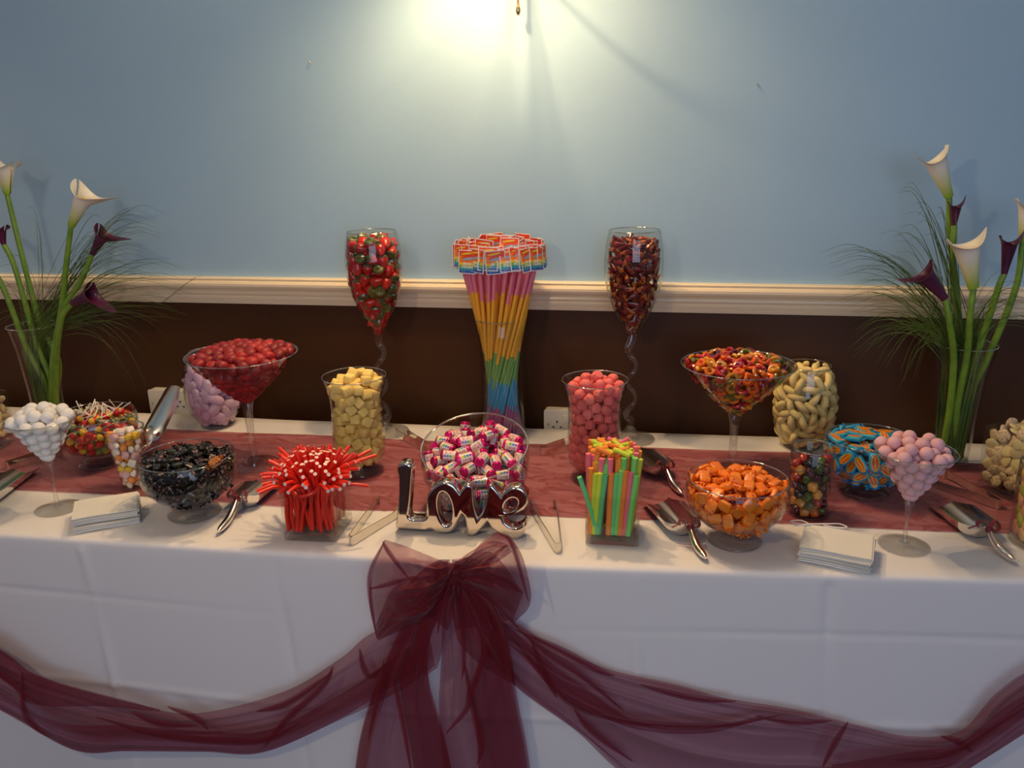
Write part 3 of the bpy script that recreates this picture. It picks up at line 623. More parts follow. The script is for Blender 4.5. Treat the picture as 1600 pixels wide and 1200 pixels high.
# ---- slanted bowl of mini rolls
def rim_h(a): return .150+.036*math.sin(a)
def slant_r(z): return float(np.interp(z, [.006, .02, .045, .08, .115, .15, .20], [.060, .088, .108, .1205, .1245, .123, .113]))
L = B(745, 790); seg = 64; ns = 18; vs = []; fs = []
for side, t in ((0, 0), (1, .003)):
    for i in range(ns):
        for k in range(seg):
            a = 2*PI*k/seg; z = .006+(rim_h(a)-.006)*(i/(ns-1))**.85; r = slant_r(z)-t
            vs.append((r*math.cos(a), r*math.sin(a), z+(t if i == 0 else 0)))
for s in (0, 1):
    o_ = s*ns*seg
    for i in range(ns-1):
        for k in range(seg):
            j = (k+1) % seg; q = (o_+i*seg+k, o_+i*seg+j, o_+(i+1)*seg+j, o_+(i+1)*seg+k); fs.append(q if s == 0 else q[::-1])
fs += [((ns-1)*seg+k, (ns-1)*seg+(k+1) % seg, (2*ns-1)*seg+(k+1) % seg, (2*ns-1)*seg+k) for k in range(seg)]
RIMP = [(slant_r(rim_h(a))*math.cos(a)-.0015*math.cos(a), (slant_r(rim_h(a))-.0015)*math.sin(a), rim_h(a)) for a in np.linspace(0, 2*PI, 73)]
t = thing('slant_bowl', 'round slant-cut glass bowl of pink and white sweet rolls behind the silver letters', 'bowl', L)
obj('vessel', mesh('vessel', vs, fs, M['glass'], None, True, 50), t)
obj('rim', mesh('rim', *tube(RIMP, .0022, 8, False)[:2], M['rim'], None, True, 180), t)
obj('base', mesh('base', *lathe([(0, 0), (.052, 0), (.060, .003), (.060, .0075), (0, .009)], 48), M['solid']), t)
pf = [(.01, .055)]+[(z, slant_r(z)-.005) for z in (.02, .045, .08, .115, .15, .2, .25)]
topf = lambda x, y: .133+.34*y+.045*(1-min(1, (x*x+y*y)/.0121))
foil = mat('magenta_foil', (.66, .012, .16), .28, .5, vary=.35); lab = mat('roll_label', (.80, .74, .68), .45, vary=.12)
red = mat('red_print', (.66, .02, .015), .5); dots = [mat('dot_'+n, c, .5) for n, c in (('yellow', (.85, .62, .02)), ('green', (.10, .40, .04)), ('blue', (.02, .22, .62)), ('purple', (.35, .03, .35)))]
pr = [(0, -.0185), (.004, -.0175), (.0085, -.0188), (.0105, -.0165), (.0105, -.0115), (.0105, .0115), (.0105, .0165), (.0085, .0188), (.004, .0175), (0, .0185)]
v, f = lathe(pr, 14); v = [(z, x, y) for x, y, z in v]; foilme = mesh('foil', v, f, foil, None, True, 50)
mb = MB(); v, f = lathe([(.0106, -.0125), (.0109, -.0125), (.0109, .0125), (.0106, .0125)], 20); mb.add([(z, x, y) for x, y, z in v], f, 0)
def wrapped(vs_, r, y0):                               # bend flat lettering round the roll
    return [(v_.x, r*math.sin((v_.y+y0)/r), r*math.cos((v_.y+y0)/r)) for v_ in vs_]
for rep in range(3):
    off = rep*2*PI/3*.0109
    for s_, yy in (('LOVE', .0066), ('HEARTS', .0000)):
        tv, tf = textmesh(s_, .0056, 1.05 if s_ == 'LOVE' else .83); mb.add(wrapped(tv, .01105, off+yy), tf, 1)
    for k in range(4):
        c = [Vector((-.009+.006*k+.0029*math.cos(a), -.0085+.0029*math.sin(a), 0)) for a in np.linspace(0, 2*PI, 8, endpoint=False)]
        mb.add(wrapped(c, .01104, off), [tuple(range(8))], 2+k)
labme = mb.me('label', [lab, red]+dots, True, 60)
sp = [s for s in pack(pf, topf, .0152, seed=15, fill=.66, depth=1.8)]
fill_with(L, 0, sp, [(foilme, [('paper_label', labme)])], 'sweet_roll', 'mini roll of sweets in magenta foil and white printed label in the slanted bowl', 'sweet', 'mini sweet rolls', 'long', parts=True, scale=(1.06, 1.13))
# ---- footed bowls
L = B(304, 803); pf = footed_bowl(L, 1.03, 'footed glass bowl of black wrapped liquorice chews')
blk = mat('black_wrap', (.018, .016, .016), .25, coat=.4, noise=(150, (.34, .19, .17), .565, .60)); blk2 = mat('black_wrap_plain', (.014, .014, .012), .22, coat=.5, noise=(70, (.05, .06, .03), .5, .7))
def wrapped_chew(lx, ly, lz, mm, twist=.008, n=8):
    mb = MB(); v, f = superell(lx, ly, lz, .35, 12, 8); mb.add(v, f)
    for s in (-1, 1):
        P = []
        for i in range(4):
            x = s*(lx*.92+twist*i/3); w_ = (ly*.55, ly*.35, ly*.8, ly*1.15)[i]
            P.append([(x, w_*(2*j/(n-1)-1), .0016*(-1)**j*(i+1)/2) for j in range(n)])
        v, f = grid(P); mb.add(v, f)
    return mb.me('chew', mm, True, 50)
ms = [wrapped_chew(.0115, .0075, .0045, blk), wrapped_chew(.0115, .0075, .0045, blk2)]
fill_with(L, 0, pack(pf, flat_top(.140, .024, .10), .0118, seed=16, fill=.74, depth=1.5, squash=.7), ms, 'liquorice_chew', 'black wrapped liquorice chew in the footed glass bowl', 'sweet', 'black liquorice chews', 'long')
o = obj('toffee_chew', wrapped_chew(.013, .009, .006, mat('toffee_wrap', (.50, .16, .02), .3, coat=.5, noise=(150, (.20, .04, .01), .5, .6))), None, B(336, 723, .158), (0.5, -.5, .6)); tag(o, 'single amber wrapped toffee lying among the black liquorice chews', 'sweet')
L = B(1147, 845); pf = footed_bowl(L, 1.0, 'footed glass bowl of bright orange wrapped chews')
og = mat('orange_wrap', (.90, .22, .006), .4, coat=.3, noise=(190, (.42, .03, .10), .60, .64), vary=.1)
og2 = mat('orange_wrap_plain', (.92, .24, .008), .4, coat=.3, vary=.1)
ms = [wrapped_chew(.0145, .0110, .0058, og, .006), wrapped_chew(.0130, .0115, .0060, og, .006), wrapped_chew(.0145, .0105, .0058, og2, .006)]
fill_with(L, 0, pack(pf, flat_top(.136, .024, .10), .0134, seed=17, fill=.76, squash=.7, depth=1.6), ms, 'orange_chew', 'bright orange wrapped chew in the footed glass bowl', 'sweet', 'orange wrapped chews', 'flat')
L = B(1351, 770); pf = footed_bowl(L, .97, 'footed glass bowl of blue and yellow wrapped chew bars')
blu = mat('blue_wrap', (.03, .30, .66), .3, coat=.4, noise=(80, (.02, .42, .60), .45, .6)); yw = mat('wrap_yellow', (.90, .55, .02), .35, coat=.4); rd = mat('wrap_red', (.78, .06, .01), .35, coat=.4)
mb = MB(); v, f = superell(.0215, .0125, .0065, .4, 14, 8); mb.add(v, f, 0)
for s in (-1, 1):
    P = [[(s*(.0205+.006*i/3), (.007, .005, .0085, .0105)[i]*(2*j/8-1), .0014*(-1)**j*i/2) for j in range(9)] for i in range(4)]
    mb.add(*grid(P), 0)
for side in (1, -1):
    for mi_, (a, b_, zz) in ((1, (.0198, .0086, .0067)), (2, (.0178, .0064, .0069))):
        c = [(a*math.cos(q), side*b_*math.sin(q), side*zz) for q in np.linspace(0, 2*PI, 20, endpoint=False)]; mb.add(c, [tuple(range(20))], mi_)
    tv, tf = textmesh('REFRESHERS', .0050, .92); mb.add([(q.x, side*q.y, side*.0071) for q in tv], tf, 1)
ms = [mb.me('bar', [blu, yw, rd], True, 60)]
fill_with(L, 0, pack(pf, flat_top(.132, .022, .10), .0150, seed=18, fill=.80, squash=.8, depth=1.6), ms, 'chew_bar', 'blue chew bar with red and yellow oval print in the footed glass bowl', 'sweet', 'blue chew bars', 'snug', scale=(.9, 1.0))
L = B(160, 725); pf = footed_bowl(L, 1.0, 'footed glass bowl of small red and yellow lollipops')
lm = [mat('lolly_'+n, c, .25, coat=.5) for n, c in (('red', (.62, .02, .01)), ('yellow', (.80, .48, .02)), ('green', (.20, .26, .06)), ('brown', (.16, .07, .03)))]
stick = mesh('stick', *tube([(.006, 0, 0), (.052, 0, 0)], .0014, 6)[:2], mat('white_stick', (.86, .80, .72), .5))
hv, hf = lathe([(0, -.009), (.006, -.0085), (.009, -.004), (.009, .004), (.006, .0085), (0, .009)], 12); hv = [(z, x, y) for x, y, z in hv]
heads = []
for a, b_ in ((0, 1), (0, 2), (0, 0), (1, 0), (2, 3)):
    heads.append((mesh('lolly_head', hv, hf, [lm[a], lm[b_]], [0 if hv[q[0]][0] < 0 else 1 for q in hf]), [('stick', stick)]))
# twisted wrapper collar of each lolly
wv, wf = grid([[(.008+.012*i/3, (.003, .004, .006, .008)[i]*math.cos(a), (.003, .004, .006, .008)[i]*math.sin(a)*.5) for a in np.linspace(0, 2*PI, 9)] for i in range(4)])
wrapm = mesh('wrapper', wv, wf, lm[2]); heads = [(h, q+[('wrapper', wrapm)] if i % 2 else q) for i, (h, q) in enumerate(heads)]
fill_with(L, 0, pack(pf, flat_top(.130, .018, .10), .0108, seed=19, fill=.66, depth=1.3, squash=.8), heads, 'lollipop', 'small red and yellow lollipop on a white stick in the footed glass bowl', 'sweet', 'small lollipops', 'inward', parts=True)
for k, (px, py, dz) in enumerate(2*[(128, 640, .15), (150, 652, .155), (185, 650, .16), (205, 640, .16), (210, 652, .15), (165, 660, .16), (190, 662, .155), (120, 655, .15)]):
    h = random.choice(heads); a = random.uniform(0, 2*PI); bx = Vector((math.cos(a)*.05, math.sin(a)*.05, 0))
    p = L+Vector((random.uniform(-.06, .06), random.uniform(-.06, .06), .140)); el = random.uniform(.1, .7)
    o = obj('lollipop', h[0], None, p, quat_axis((math.cos(a)*math.cos(el), math.sin(a)*math.cos(el), math.sin(el)), (0, 0, 1)))
    tag(o, 'small red and yellow lollipop on a white stick in the footed glass bowl', 'sweet', 'small lollipops')
    for pn, pm in h[1]: obj(pn, pm, o)
# ---- tall tapered glass of mixed sweets, tumbler
L = B(208, 763)
vp = [(0, .006), (.024, .006), (.026, .03), (.033, .08), (.044, .14), (.047, .160)]
glass_thing('tapered_glass', 'tall tapered glass of mixed white and orange sweets beside the liquorice bowl', 'glass', L, [('vessel', *lathe(wall_of(vp, .002), 40), M['glass']), ('base', *lathe([(0, 0), (.026, 0), (.027, .003), (.0255, .0055), (0, .0058)], 32), M['solid'])])
pm = [sugar('mix_'+n, c, .3, .5, (80, .2, .002), .05) for n, c in (('white', (.85, .76, .68)), ('orange', (.90, .30, .04)), ('yellow', (.86, .55, .04)), ('cream', (.80, .55, .38)), ('pink', (.76, .45, .48)))]
me = [mesh('mix', *superell(.009, .009, .0085, .35, 12, 8), pm[0]), mesh('mix', *superell(.0115, .007, .007, .9, 12, 8), pm[0]), mesh('mix', *superell(.0105, .0105, .0085, .9, 12, 8), pm[1]), mesh('mix', *superell(.012, .0075, .007, .9, 12, 8), pm[1]),
      mesh('mix', *superell(.0095, .0095, .008, .8, 12, 8), pm[2]), mesh('mix', *superell(.0115, .007, .007, .8, 12, 8), pm[3]), mesh('mix', *superell(.009, .009, .008, .5, 12, 8), pm[4]), mesh('mix', *superell(.0115, .007, .007, .9, 12, 8), pm[0])]
for q, c in zip(me, ('square white', 'oval white', 'round orange', 'oval orange', 'yellow', 'cream', 'pink', 'oval white')): q['colour'] = c
fill_with(L, 0, pack([(z, r-.003) for r, z in vp[1:]], flat_top(.155, .012, .04), .0098, seed=20), me, 'mixed_sweet', 'small {c} sweet in the tall tapered glass', 'sweet', 'mixed sweets in the tapered glass', 'rand')
L = B(1261, 803)
vp = [(0, .008), (.041, .008), (.0435, .012), (.0435, .08), (.046, .158)]
glass_thing('tumbler', 'straight glass tumbler of dark fruit jellies between the orange and blue bowls', 'glass', L, [('vessel', *lathe(wall_of(vp, .002), 48), M['glass']), ('base', *lathe([(0, 0), (.043, 0), (.0445, .003), (.0435, .0075), (0, .0078)], 40), M['solid'])])
me = [mesh('pastille', *superell(.0100, .0100, .0085, .55, 12, 8), gummy('pastille_'+n, c)) for n, c in (('orange', (.72, .17, .01)), ('black', (.012, .010, .010)), ('green', (.07, .11, .015)), ('red', (.36, .02, .015)), ('amber', (.66, .30, .05)), ('purple', (.05, .008, .02)), ('dark_green', (.03, .05, .01)))]
for q, c in zip(me, ('orange', 'black', 'green', 'red', 'amber', 'dark purple', 'dark green')): q['colour'] = c
fill_with(L, 0, pack([(z, r-.003) for r, z in vp[1:]], flat_top(.140, .008, .04), .0108, seed=21), me, 'fruit_pastille', '{c} fruit jelly in the straight glass tumbler', 'sweet', 'dark fruit jellies', 'rand')
# ---- square vase helper
def square_vase(loc, rz, hw, h, label, base=.016, wt=.004):
    outer = [(hw, base), (hw, h)]; prof_ = [(0, base+.0004)]+[(hw-wt, base+.0004), (hw-wt, h-.001), (hw-wt*.5, h), (hw, h-.001), (hw, base+.0002), (0, base+.0002)]
    return glass_thing('square_vase', label, 'vase', loc, [('vessel', *sqloft([(0, base+.0002), (hw, base+.0002), (hw, h-.001), (hw-wt*.5, h), (hw-wt, h-.001), (hw-wt, base+.0006), (0, base+.0006)], .007), M['glass']),
        ('base', *sqloft([(0, 0), (hw-.004, 0), (hw, .003), (hw, base), (0, base)], .007), M['solid'])], rz)
# red cables
A, Bc = T(443, 846), T(525, 850); rz = math.atan2(Bc.y-A.y, Bc.x-A.x); hw = .058
L = (A+Bc)/2+Vector((-math.sin(rz), math.cos(rz), 0))*hw; L.z = TOP+.0012
square_vase(L, rz, hw, .105, 'square glass vase crammed with red liquorice cables')
cab = mat('red_cable', (.80, .035, .018), .35, sss=.15, vary=.12, coat=.2); cap_ = mat('cable_filling', (.92, .66, .58), .5)
Rz = Matrix.Rotation(rz, 3, 'Z'); g = random.Random(4); n = 12
for i in range(n):
    for j in range(n):
        u, v_ = (i+.5)/n*2-1+g.uniform(-.07, .07), (j+.5)/n*2-1+g.uniform(-.07, .07); u = max(-.98, min(.98, u)); v_ = max(-.98, min(.98, v_))
        w_ = hw-.0095; edge = max(abs(u), abs(v_)); ext = .085-.030*edge**2+g.uniform(-.010, .006)
        bx, byy = max(-w_, min(w_, (u*.8+g.uniform(-.45, .25))*w_)), max(-w_, min(w_, (v_*.8+g.uniform(-.3, .3))*w_))
        out = .32+.75*edge**3+g.uniform(-.1, .15); droop = (.022*edge**4)*g.uniform(.3, 1.3) if edge > .6 else 0
        dirv = Vector((u, v_, 0))+Vector((g.uniform(-.25, .25), g.uniform(-.25, .25), 0))
        tp = Vector((u*w_, v_*w_, .100)); e2 = tp+dirv*ext*out+Vector((0, 0, ext-droop)); e1 = tp+dirv*ext*out*.38+Vector((0, 0, ext*.62))
        p = [Rz @ q for q in catmull([(bx, byy, .020), ((bx+tp.x)/2+g.uniform(-.004, .004), (byy+tp.y)/2, .06), tp, e1, e2], 12)]
        v, f, mi = tube(p, .0042, 7, True, 1)
        o = obj('liquorice_cable', mesh('cable', v, f, [cab, cap_], mi, True, 60), None, L)
        tag(o, 'thin red liquorice cable with pale cream end in the square vase', 'sweet', 'red liquorice cables')
for k, (pp, label) in enumerate([([(.02, -.02, .112), (.055, -.035, .125), (.10, -.03, .125), (.125, -.02, .118)], 'red liquorice cable sticking far out sideways past the vase corner'),
                             ([(-.03, -.055, .128), (-.01, -.070, .112), (.02, -.068, .118), (.035, -.045, .13)], 'red liquorice cable bent down over the front rim of its vase')]):
    v, f, mi = tube([Rz @ q for q in catmull(pp, 12)], .0042, 7, True, 1); o = obj('liquorice_cable', mesh('cable', v, f, [cab, cap_], mi, True, 60), None, L); tag(o, label, 'sweet')
# fizzy sticks
A, Bc = T(914, 852), T(998, 857); rz = math.atan2(Bc.y-A.y, Bc.x-A.x); hw = .0555
L = (A+Bc)/2+Vector((-math.sin(rz), math.cos(rz), 0))*hw; L.z = TOP+.0012; Rz = Matrix.Rotation(rz, 3, 'Z')
square_vase(L, rz, hw, .108, 'square glass vase of pastel fizzy sticks in green, orange and pink')
fz = [sugar('fizzy_'+n, c, .2, .8, (700, .8, .002), .1) for n, c in (('green', (.24, .72, .16)), ('lime', (.70, .82, .06)), ('orange', (1, .28, .04)), ('pink', (.98, .20, .28)), ('orange2', (1, .36, .06)), ('mint', (.16, .66, .24)))]
g = random.Random(9); n = 10
sides = ['orange', 'lime', 'lime', 'mint', 'orange', 'mint', 'green', 'orange', 'pink', 'green', 'mint']
names = ['green', 'lime', 'orange', 'pink', 'orange2', 'mint']
for i in range(n):
    for j in range(n):
        u, v_ = (i+.5)/n*2-1+g.uniform(-.04, .04), (j+.5)/n*2-1+g.uniform(-.04, .04); w_ = hw-.010
        H = .188+g.uniform(-.01, .008)+.006*(v_); spread = 1.10
        if j == 0: col = fz[names.index(sides[i])]; H = .160+g.uniform(-.006, .010)
        else: col = g.choice([fz[0], fz[2], fz[3], fz[3], fz[4], fz[1], fz[2]])
        a = Vector((u*w_*.88+.006*v_+.012*(-1 if i < 4 else 0), v_*w_*.9, .0185)); a.x = max(-w_, min(w_, a.x)); b_ = Vector((u*w_*spread, v_*w_*1.03, H)) 
        if j > 0: b_ += Vector((g.uniform(-.008, .008), g.uniform(-.006, .006), 0))
        p = [Rz @ q for q in catmull([a, a.lerp(b_, .5)+Vector((g.uniform(-.001, .001), 0, 0)), b_], 7)]
        v, f, mi = tube(p, .0062, 8); o = obj('fizzy_stick', mesh('fizzy', v, f, col, None, True, 60), None, L)
        tag(o, f'{col.name[6:].rstrip("2")} sugar-coated fizzy stick standing in the square vase', 'sweet', 'fizzy sticks')
for k in range(16):                                    # loose ones lying across the top
    x, y = g.uniform(-.035, .035), g.uniform(-.030, .045); a = g.uniform(0, PI); d = Vector((math.cos(a), math.sin(a)*.6, .25))*.018
    c_ = Vector((x, y, .199)); v, f, mi = tube([Rz @ (c_-d), Rz @ c_, Rz @ (c_+d)], .0050, 8)
    o = obj('fizzy_stick', mesh('fizzy', v, f, g.choice(fz[1:5]), None, True, 60), None, L); tag(o, 'short pastel fizzy stick lying across the top of the bunch in the square vase', 'sweet', 'fizzy sticks lying on top')
v, f, mi = tube([Rz @ Vector(q) for q in ((-.030, -.040, .02), (-.052, -.0445, .10), (-.068, -.050, .150))], .0052, 8)
o = obj('fizzy_stick', mesh('fizzy', v, f, fz[5], None, True, 60), None, L); tag(o, 'mint green fizzy stick leaning out past the vase corner', 'sweet')
# ---- jar of chocolate buttons, right
d = (T(1583, 788)-T(1523, 762)); d.z = 0; d.normalize(); nn = Vector((-d.y, d.x, 0)); c0 = T(1523, 762); c0.z = TOP
hwj = .068; L = c0+d*hwj+nn*hwj; L.z = TOP+.0025
square_vase(L, math.atan2(d.y, d.x), hwj, .155, 'square glass vase of speckled cream chocolate buttons at the table end', .018)
cho = mat('cream_chocolate', (.74, .58, .34), .5, noise=(230, (.42, .20, .18), .56, .62), vary=.1); ch2 = mat('cream_chocolate_plain', (.76, .62, .32), .45, vary=.1)
me = [mesh('button', *superell(.0150, .0150, .0045, .8, 14, 7), q) for q in (cho, ch2, cho)]
fill_with(L, math.atan2(d.y, d.x), pack([(.02, hwj-.005), (.15, hwj-.005)], flat_top(.158, .022, .07), .0118, box_=True, seed=22, fill=.66, depth=1.3), me, 'chocolate_button', 'cream chocolate button with brown sprinkles in the square vase', 'sweet', 'speckled chocolate buttons', 'flat')
# ---- cylinder at the right-hand edge
L = T(1634, 850); L.z = TOP+.0025
vp = [(0, .010), (.066, .010), (.069, .014), (.069, .17)]
glass_thing('cylinder_vase', 'cylindrical glass vase of yellow and peach sweets at the frame edge', 'vase', L, [('vessel', *lathe(wall_of(vp, .003), 48), M['glass']), ('base', *lathe([(0, 0), (.068, 0), (.070, .003), (.069, .0095), (0, .0098)], 48), M['solid'])])
me = [mesh('disc', *superell(.0165, .0165, .008, .8, 14, 8), sugar('peach_'+n, c, .2, .6, (200, .3, .002), .05)) for n, c in (('yellow', (.82, .52, .05)), ('pink', (.80, .36, .24)), ('green', (.45, .45, .05)), ('peach', (.84, .48, .20)))]
for q, c in zip(me, ('yellow', 'pink', 'lime green', 'peach')): q['colour'] = c
fill_with(L, 0, pack([(.012, .065), (.17, .065)], flat_top(.150, .015, .06), .0145, seed=23, depth=1.3), me, 'peach_disc', '{c} jelly disc in the cylindrical vase at the frame edge', 'sweet', 'peach and yellow jelly discs', 'flat')
# ---- jar at the left-hand edge
L = T(-16, 698); L.z = TOP+.0025
square_vase(L, .25, .052, .150, 'square glass vase of cream foam sweets beside the white mints', .020)
crm = sugar('cream_foam', (.80, .62, .36), .3, .6, (80, .2, .002)); v, f = superell(.018, .010, .009, .9, 14, 8)
fill_with(L, .25, pack([(.022, .047), (.15, .047)], flat_top(.156, .012, .05), .0125, box_=True, seed=24, depth=1.5), [mesh('mouse', v, f, crm)], 'foam_mouse', 'cream foam sweet in the square vase beside the mints', 'sweet', 'cream foam sweets', 'long')
# ================================================================ vase of long fruit straws
L = B(787, 682)
vp = [(0, .010), (.062, .010), (.064, .015), (.060, .08), (.058, .16), (.060, .26), (.068, .342)]
glass_thing('tall_vase', 'tall clear glass vase holding the rainbow fruit straws', 'vase', L, [('vessel', *lathe(wall_of(vp, .003), 56), M['glass']), ('base', *lathe([(0, 0), (.062, 0), (.065, .003), (.063, .0095), (0, .0098)], 48), M['solid'])])
sm = bpy.data.materials.new('rainbow_straw'); sm.use_nodes = True; nt = sm.node_tree; b = nt.nodes['Principled BSDF']; b.inputs['Roughness'].default_value = .3
tc = nt.nodes.new('ShaderNodeTexCoord'); sx = nt.nodes.new('ShaderNodeSeparateXYZ'); rp = nt.nodes.new('ShaderNodeValToRGB'); oi = nt.nodes.new('ShaderNodeObjectInfo')
mr = nt.nodes.new('ShaderNodeMapRange'); mr.inputs['To Min'].default_value = -.02; mr.inputs['To Max'].default_value = .02
ad = nt.nodes.new('ShaderNodeMath'); ad.operation = 'ADD'; sc_ = nt.nodes.new('ShaderNodeMath'); sc_.operation = 'MULTIPLY'; sc_.inputs[1].default_value = 1/.56
nt.links.new(tc.outputs['Object'], sx.inputs[0]); nt.links.new(oi.outputs['Random'], mr.inputs['Value']); nt.links.new(sx.outputs['Z'], ad.inputs[0]); nt.links.new(mr.outputs[0], ad.inputs[1])
nt.links.new(ad.outputs[0], sc_.inputs[0]); nt.links.new(sc_.outputs[0], rp.inputs[0]); nt.links.new(rp.outputs[0], b.inputs['Base Color'])
cr = rp.color_ramp; cr.interpolation = 'CONSTANT'
for k, (ps, c) in enumerate([(0, (.34, .12, .30)), (.14, (.05, .36, .62)), (.27, (.20, .45, .12)), (.41, (.95, .50, .05)), (.72, (.84, .24, .34))]):
    e = cr.elements[k] if k < 2 else cr.elements.new(ps); e.position = ps; e.color = (*c, 1)
SL = .53
smesh = mesh('straw', *tube([(0, 0, SL*i/6) for i in range(7)], .0052, 8)[:2], sm, None, True, 60)
cm = [mat('card_'+n, c, .4) for n, c in (('white', (.82, .78, .76)), ('red', (.75, .06, .02)), ('orange', (.88, .22, .02)), ('yellow', (.82, .55, .03)), ('green', (.16, .42, .05)), ('teal', (.02, .30, .45)), ('blue', (.03, .10, .42)), ('grey', (.30, .38, .50)))]
mb = MB(); mb.add(*box(.046, .0012, .054), 0)
zs = [.025, .014, .004, -.002, -.007, -.014, -.020, -.025]; yo = -.0008
for (z1, z0, mi_) in zip(zs, zs[1:], (1, 2, 2, 3, 4, 5, 6)):
    mb.add([(-.0212, yo, z0), (.0212, yo, z0), (.0212, yo, z1), (-.0212, yo, z1)], [(0, 1, 2, 3)], mi_)
    mb.add([(-.0212, -yo, z0), (.0212, -yo, z0), (.0212, -yo, z1), (-.0212, -yo, z1)], [(3, 2, 1, 0)], mi_)
for (cx, cz, a, b_, mi_, dy) in ((.002, .011, .017, .0042, 1, .0001), (.003, .0075, .016, .0034, 7, .0003), (-.002, .019, .016, .0022, 3, .0002)):
    mb.add([(cx+a*math.cos(q), yo-dy, cz+b_*math.sin(q)+.25*a*math.cos(q)*.5) for q in np.linspace(0, 2*PI, 18, endpoint=False)], [tuple(range(18))], mi_)
for s_, zz in (('FRUIT', -.0045), ('STRAWS', -.0115)):
    tv, tf = textmesh(s_, .0068, .9); mb.add([(q.x, yo-.0004, q.y+zz) for q in tv], tf, 0)
for k in range(9): 
    a = k*.7; cx, cz = .011*math.cos(a)*1.3, -.020+.0022*math.sin(a*1.7); mb.add([(cx-.0014, yo-.0003, cz-.001), (cx+.0014, yo-.0003, cz-.001), (cx+.001, yo-.0003, cz+.0014)], [(0, 1, 2)], 7)
card = mb.me('card', cm, False)
g = random.Random(3); cnt = 0
for ring, (rt, nn_, rbm, top) in enumerate([(.116, 27, .050, .556), (.090, 18, .038, .558), (.058, 12, .028, .562), (.030, 7, .016, .565), (.0, 1, 0, .565)]):
    for k in range(nn_):
        a = 2*PI*k/nn_+ring*.3+g.uniform(-.06, .06); tw = math.radians(112)
        bt = Vector((rbm*math.cos(a-tw), rbm*math.sin(a-tw), .014)); tp = Vector((rt*math.cos(a), rt*math.sin(a)*.92, top+g.uniform(-.008, .006)))
        dv = tp-bt; dl = dv.length; q = dv.to_track_quat('Z', 'Y')
        o = obj('fruit_straw', smesh, None, L+bt, q); o.scale = (1, 1, (dl-.02)/SL)
        tag(o, 'long rainbow fruit straw with printed card tag standing in the tall vase', 'sweet', 'rainbow fruit straws')
        # the card tag hangs at the top, facing outwards
        yaw = a+PI/2+g.uniform(-.5, .5)*(.6 if ring == 0 else 1.6) if ring < 4 else .2
        ax = Quaternion((0, 0, 1), yaw); ql = ax @ Euler((g.uniform(-.12, .12)-.10, g.uniform(-.12, .12), 0)).to_quaternion()
        pos = bt+dv*.985+Vector((math.cos(a), math.sin(a), 0))*.006+Vector((0, 0, -.030+g.uniform(-.006, .006)+.001*ring))
        c_ = obj('card_tag', card, o); mw = Matrix.Translation(L+pos) @ ql.to_matrix().to_4x4()
        c_.matrix_parent_inverse = (Matrix.Translation(L+bt) @ q.to_matrix().to_4x4() @ Matrix.Diagonal((1, 1, (dl-.02)/SL, 1))).inverted()
        c_.location = mw.translation; c_.rotation_mode = 'QUATERNION'; c_.rotation_quaternion = ql; c_.scale = (1.12, 1.12, 1.12)
# ================================================================ silver LOVE ornament
def smooth_poly(pts):
    out = []; n = len(pts)
    for i in range(n):
        p0, p1, p2, p3 = pts[i-1], pts[i], pts[(i+1) % n], pts[(i+2) % n]
        a, b_, c, d_ = [Vector(p[:2]) for p in (p0, p1, p2, p3)]
        if len(p1) > 2: a = b_*2-c
        if len(p2) > 2: d_ = c*2-b_
        for t in (0, .25, .5, .75): out.append(.5*((2*b_)+(c-a)*t+(2*a-5*b_+4*c-d_)*t*t+(3*b_-a-3*c+d_)*t**3))
    return out
OUT = [(108, 760, 1), (135, 600), (165, 400), (172, 260), (162, 180), (180, 125), (235, 105), (290, 112), (318, 150), (310, 230), (290, 400), (268, 560), (262, 625), (285, 650), (350, 652), (415, 645), (440, 600), (448, 480), (480, 380), (550, 305),
       (640, 272), (720, 295), (765, 340), (790, 375, 1), (815, 335), (860, 290), (905, 300), (922, 360), (928, 470), (942, 560), (962, 622, 1), (1010, 560), (1055, 440), (1078, 340), (1095, 290), (1130, 300), (1175, 350), (1205, 392, 1), (1240, 340),
       (1310, 300), (1400, 300), (1460, 360), (1470, 440), (1430, 510), (1350, 558), (1215, 590, 1), (1250, 655), (1330, 690), (1400, 668), (1445, 612, 1), (1450, 680), (1415, 770), (1340, 815), (1255, 800), (1180, 765), (1110, 720), (1060, 650, 1), (1000, 720), (925, 790), (850, 795, 1),
       (842, 720), (830, 620), (800, 585, 1), (745, 690), (690, 765), (600, 783), (530, 775), (475, 748), (425, 765, 1), (260, 764)]
HO = [(632+72*math.cos(a)-12*math.sin(a), 540-160*math.sin(a)) for a in np.linspace(0, 2*PI, 12, endpoint=False)]
HE = [(1300+62*math.cos(a)+28*math.sin(a), 480-68*math.sin(a)) for a in np.linspace(0, 2*PI, 12, endpoint=False)]
pl, pr_ = T(617, 834), T(820, 841); S = .000213
cu = bpy.data.curves.new('love', 'CURVE'); cu.dimensions = '2D'; cu.fill_mode = 'BOTH'
for pts in (OUT, HO, HE):
    q = smooth_poly(pts); s = cu.splines.new('POLY'); s.points.add(len(q)-1); s.use_cyclic_u = True
    for pt, p in zip(s.points, q): pt.co = ((p.x-108)*S, (785-p.y)*S*1.10, 0, 1)
cu.extrude = .0105; cu.bevel_depth = .0065; cu.bevel_resolution = 4; cu.offset = -.0060
to = bpy.data.objects.new('t', cu); COL.objects.link(to); dg = bpy.context.evaluated_depsgraph_get()
me = bpy.data.meshes.new_from_object(to.evaluated_get(dg)); bpy.data.objects.remove(to)
me.materials.clear(); me.materials.append(M['silver']); me.polygons.foreach_set('use_smooth', [True]*len(me.polygons)); me.set_sharp_from_angle(angle=math.radians(38))
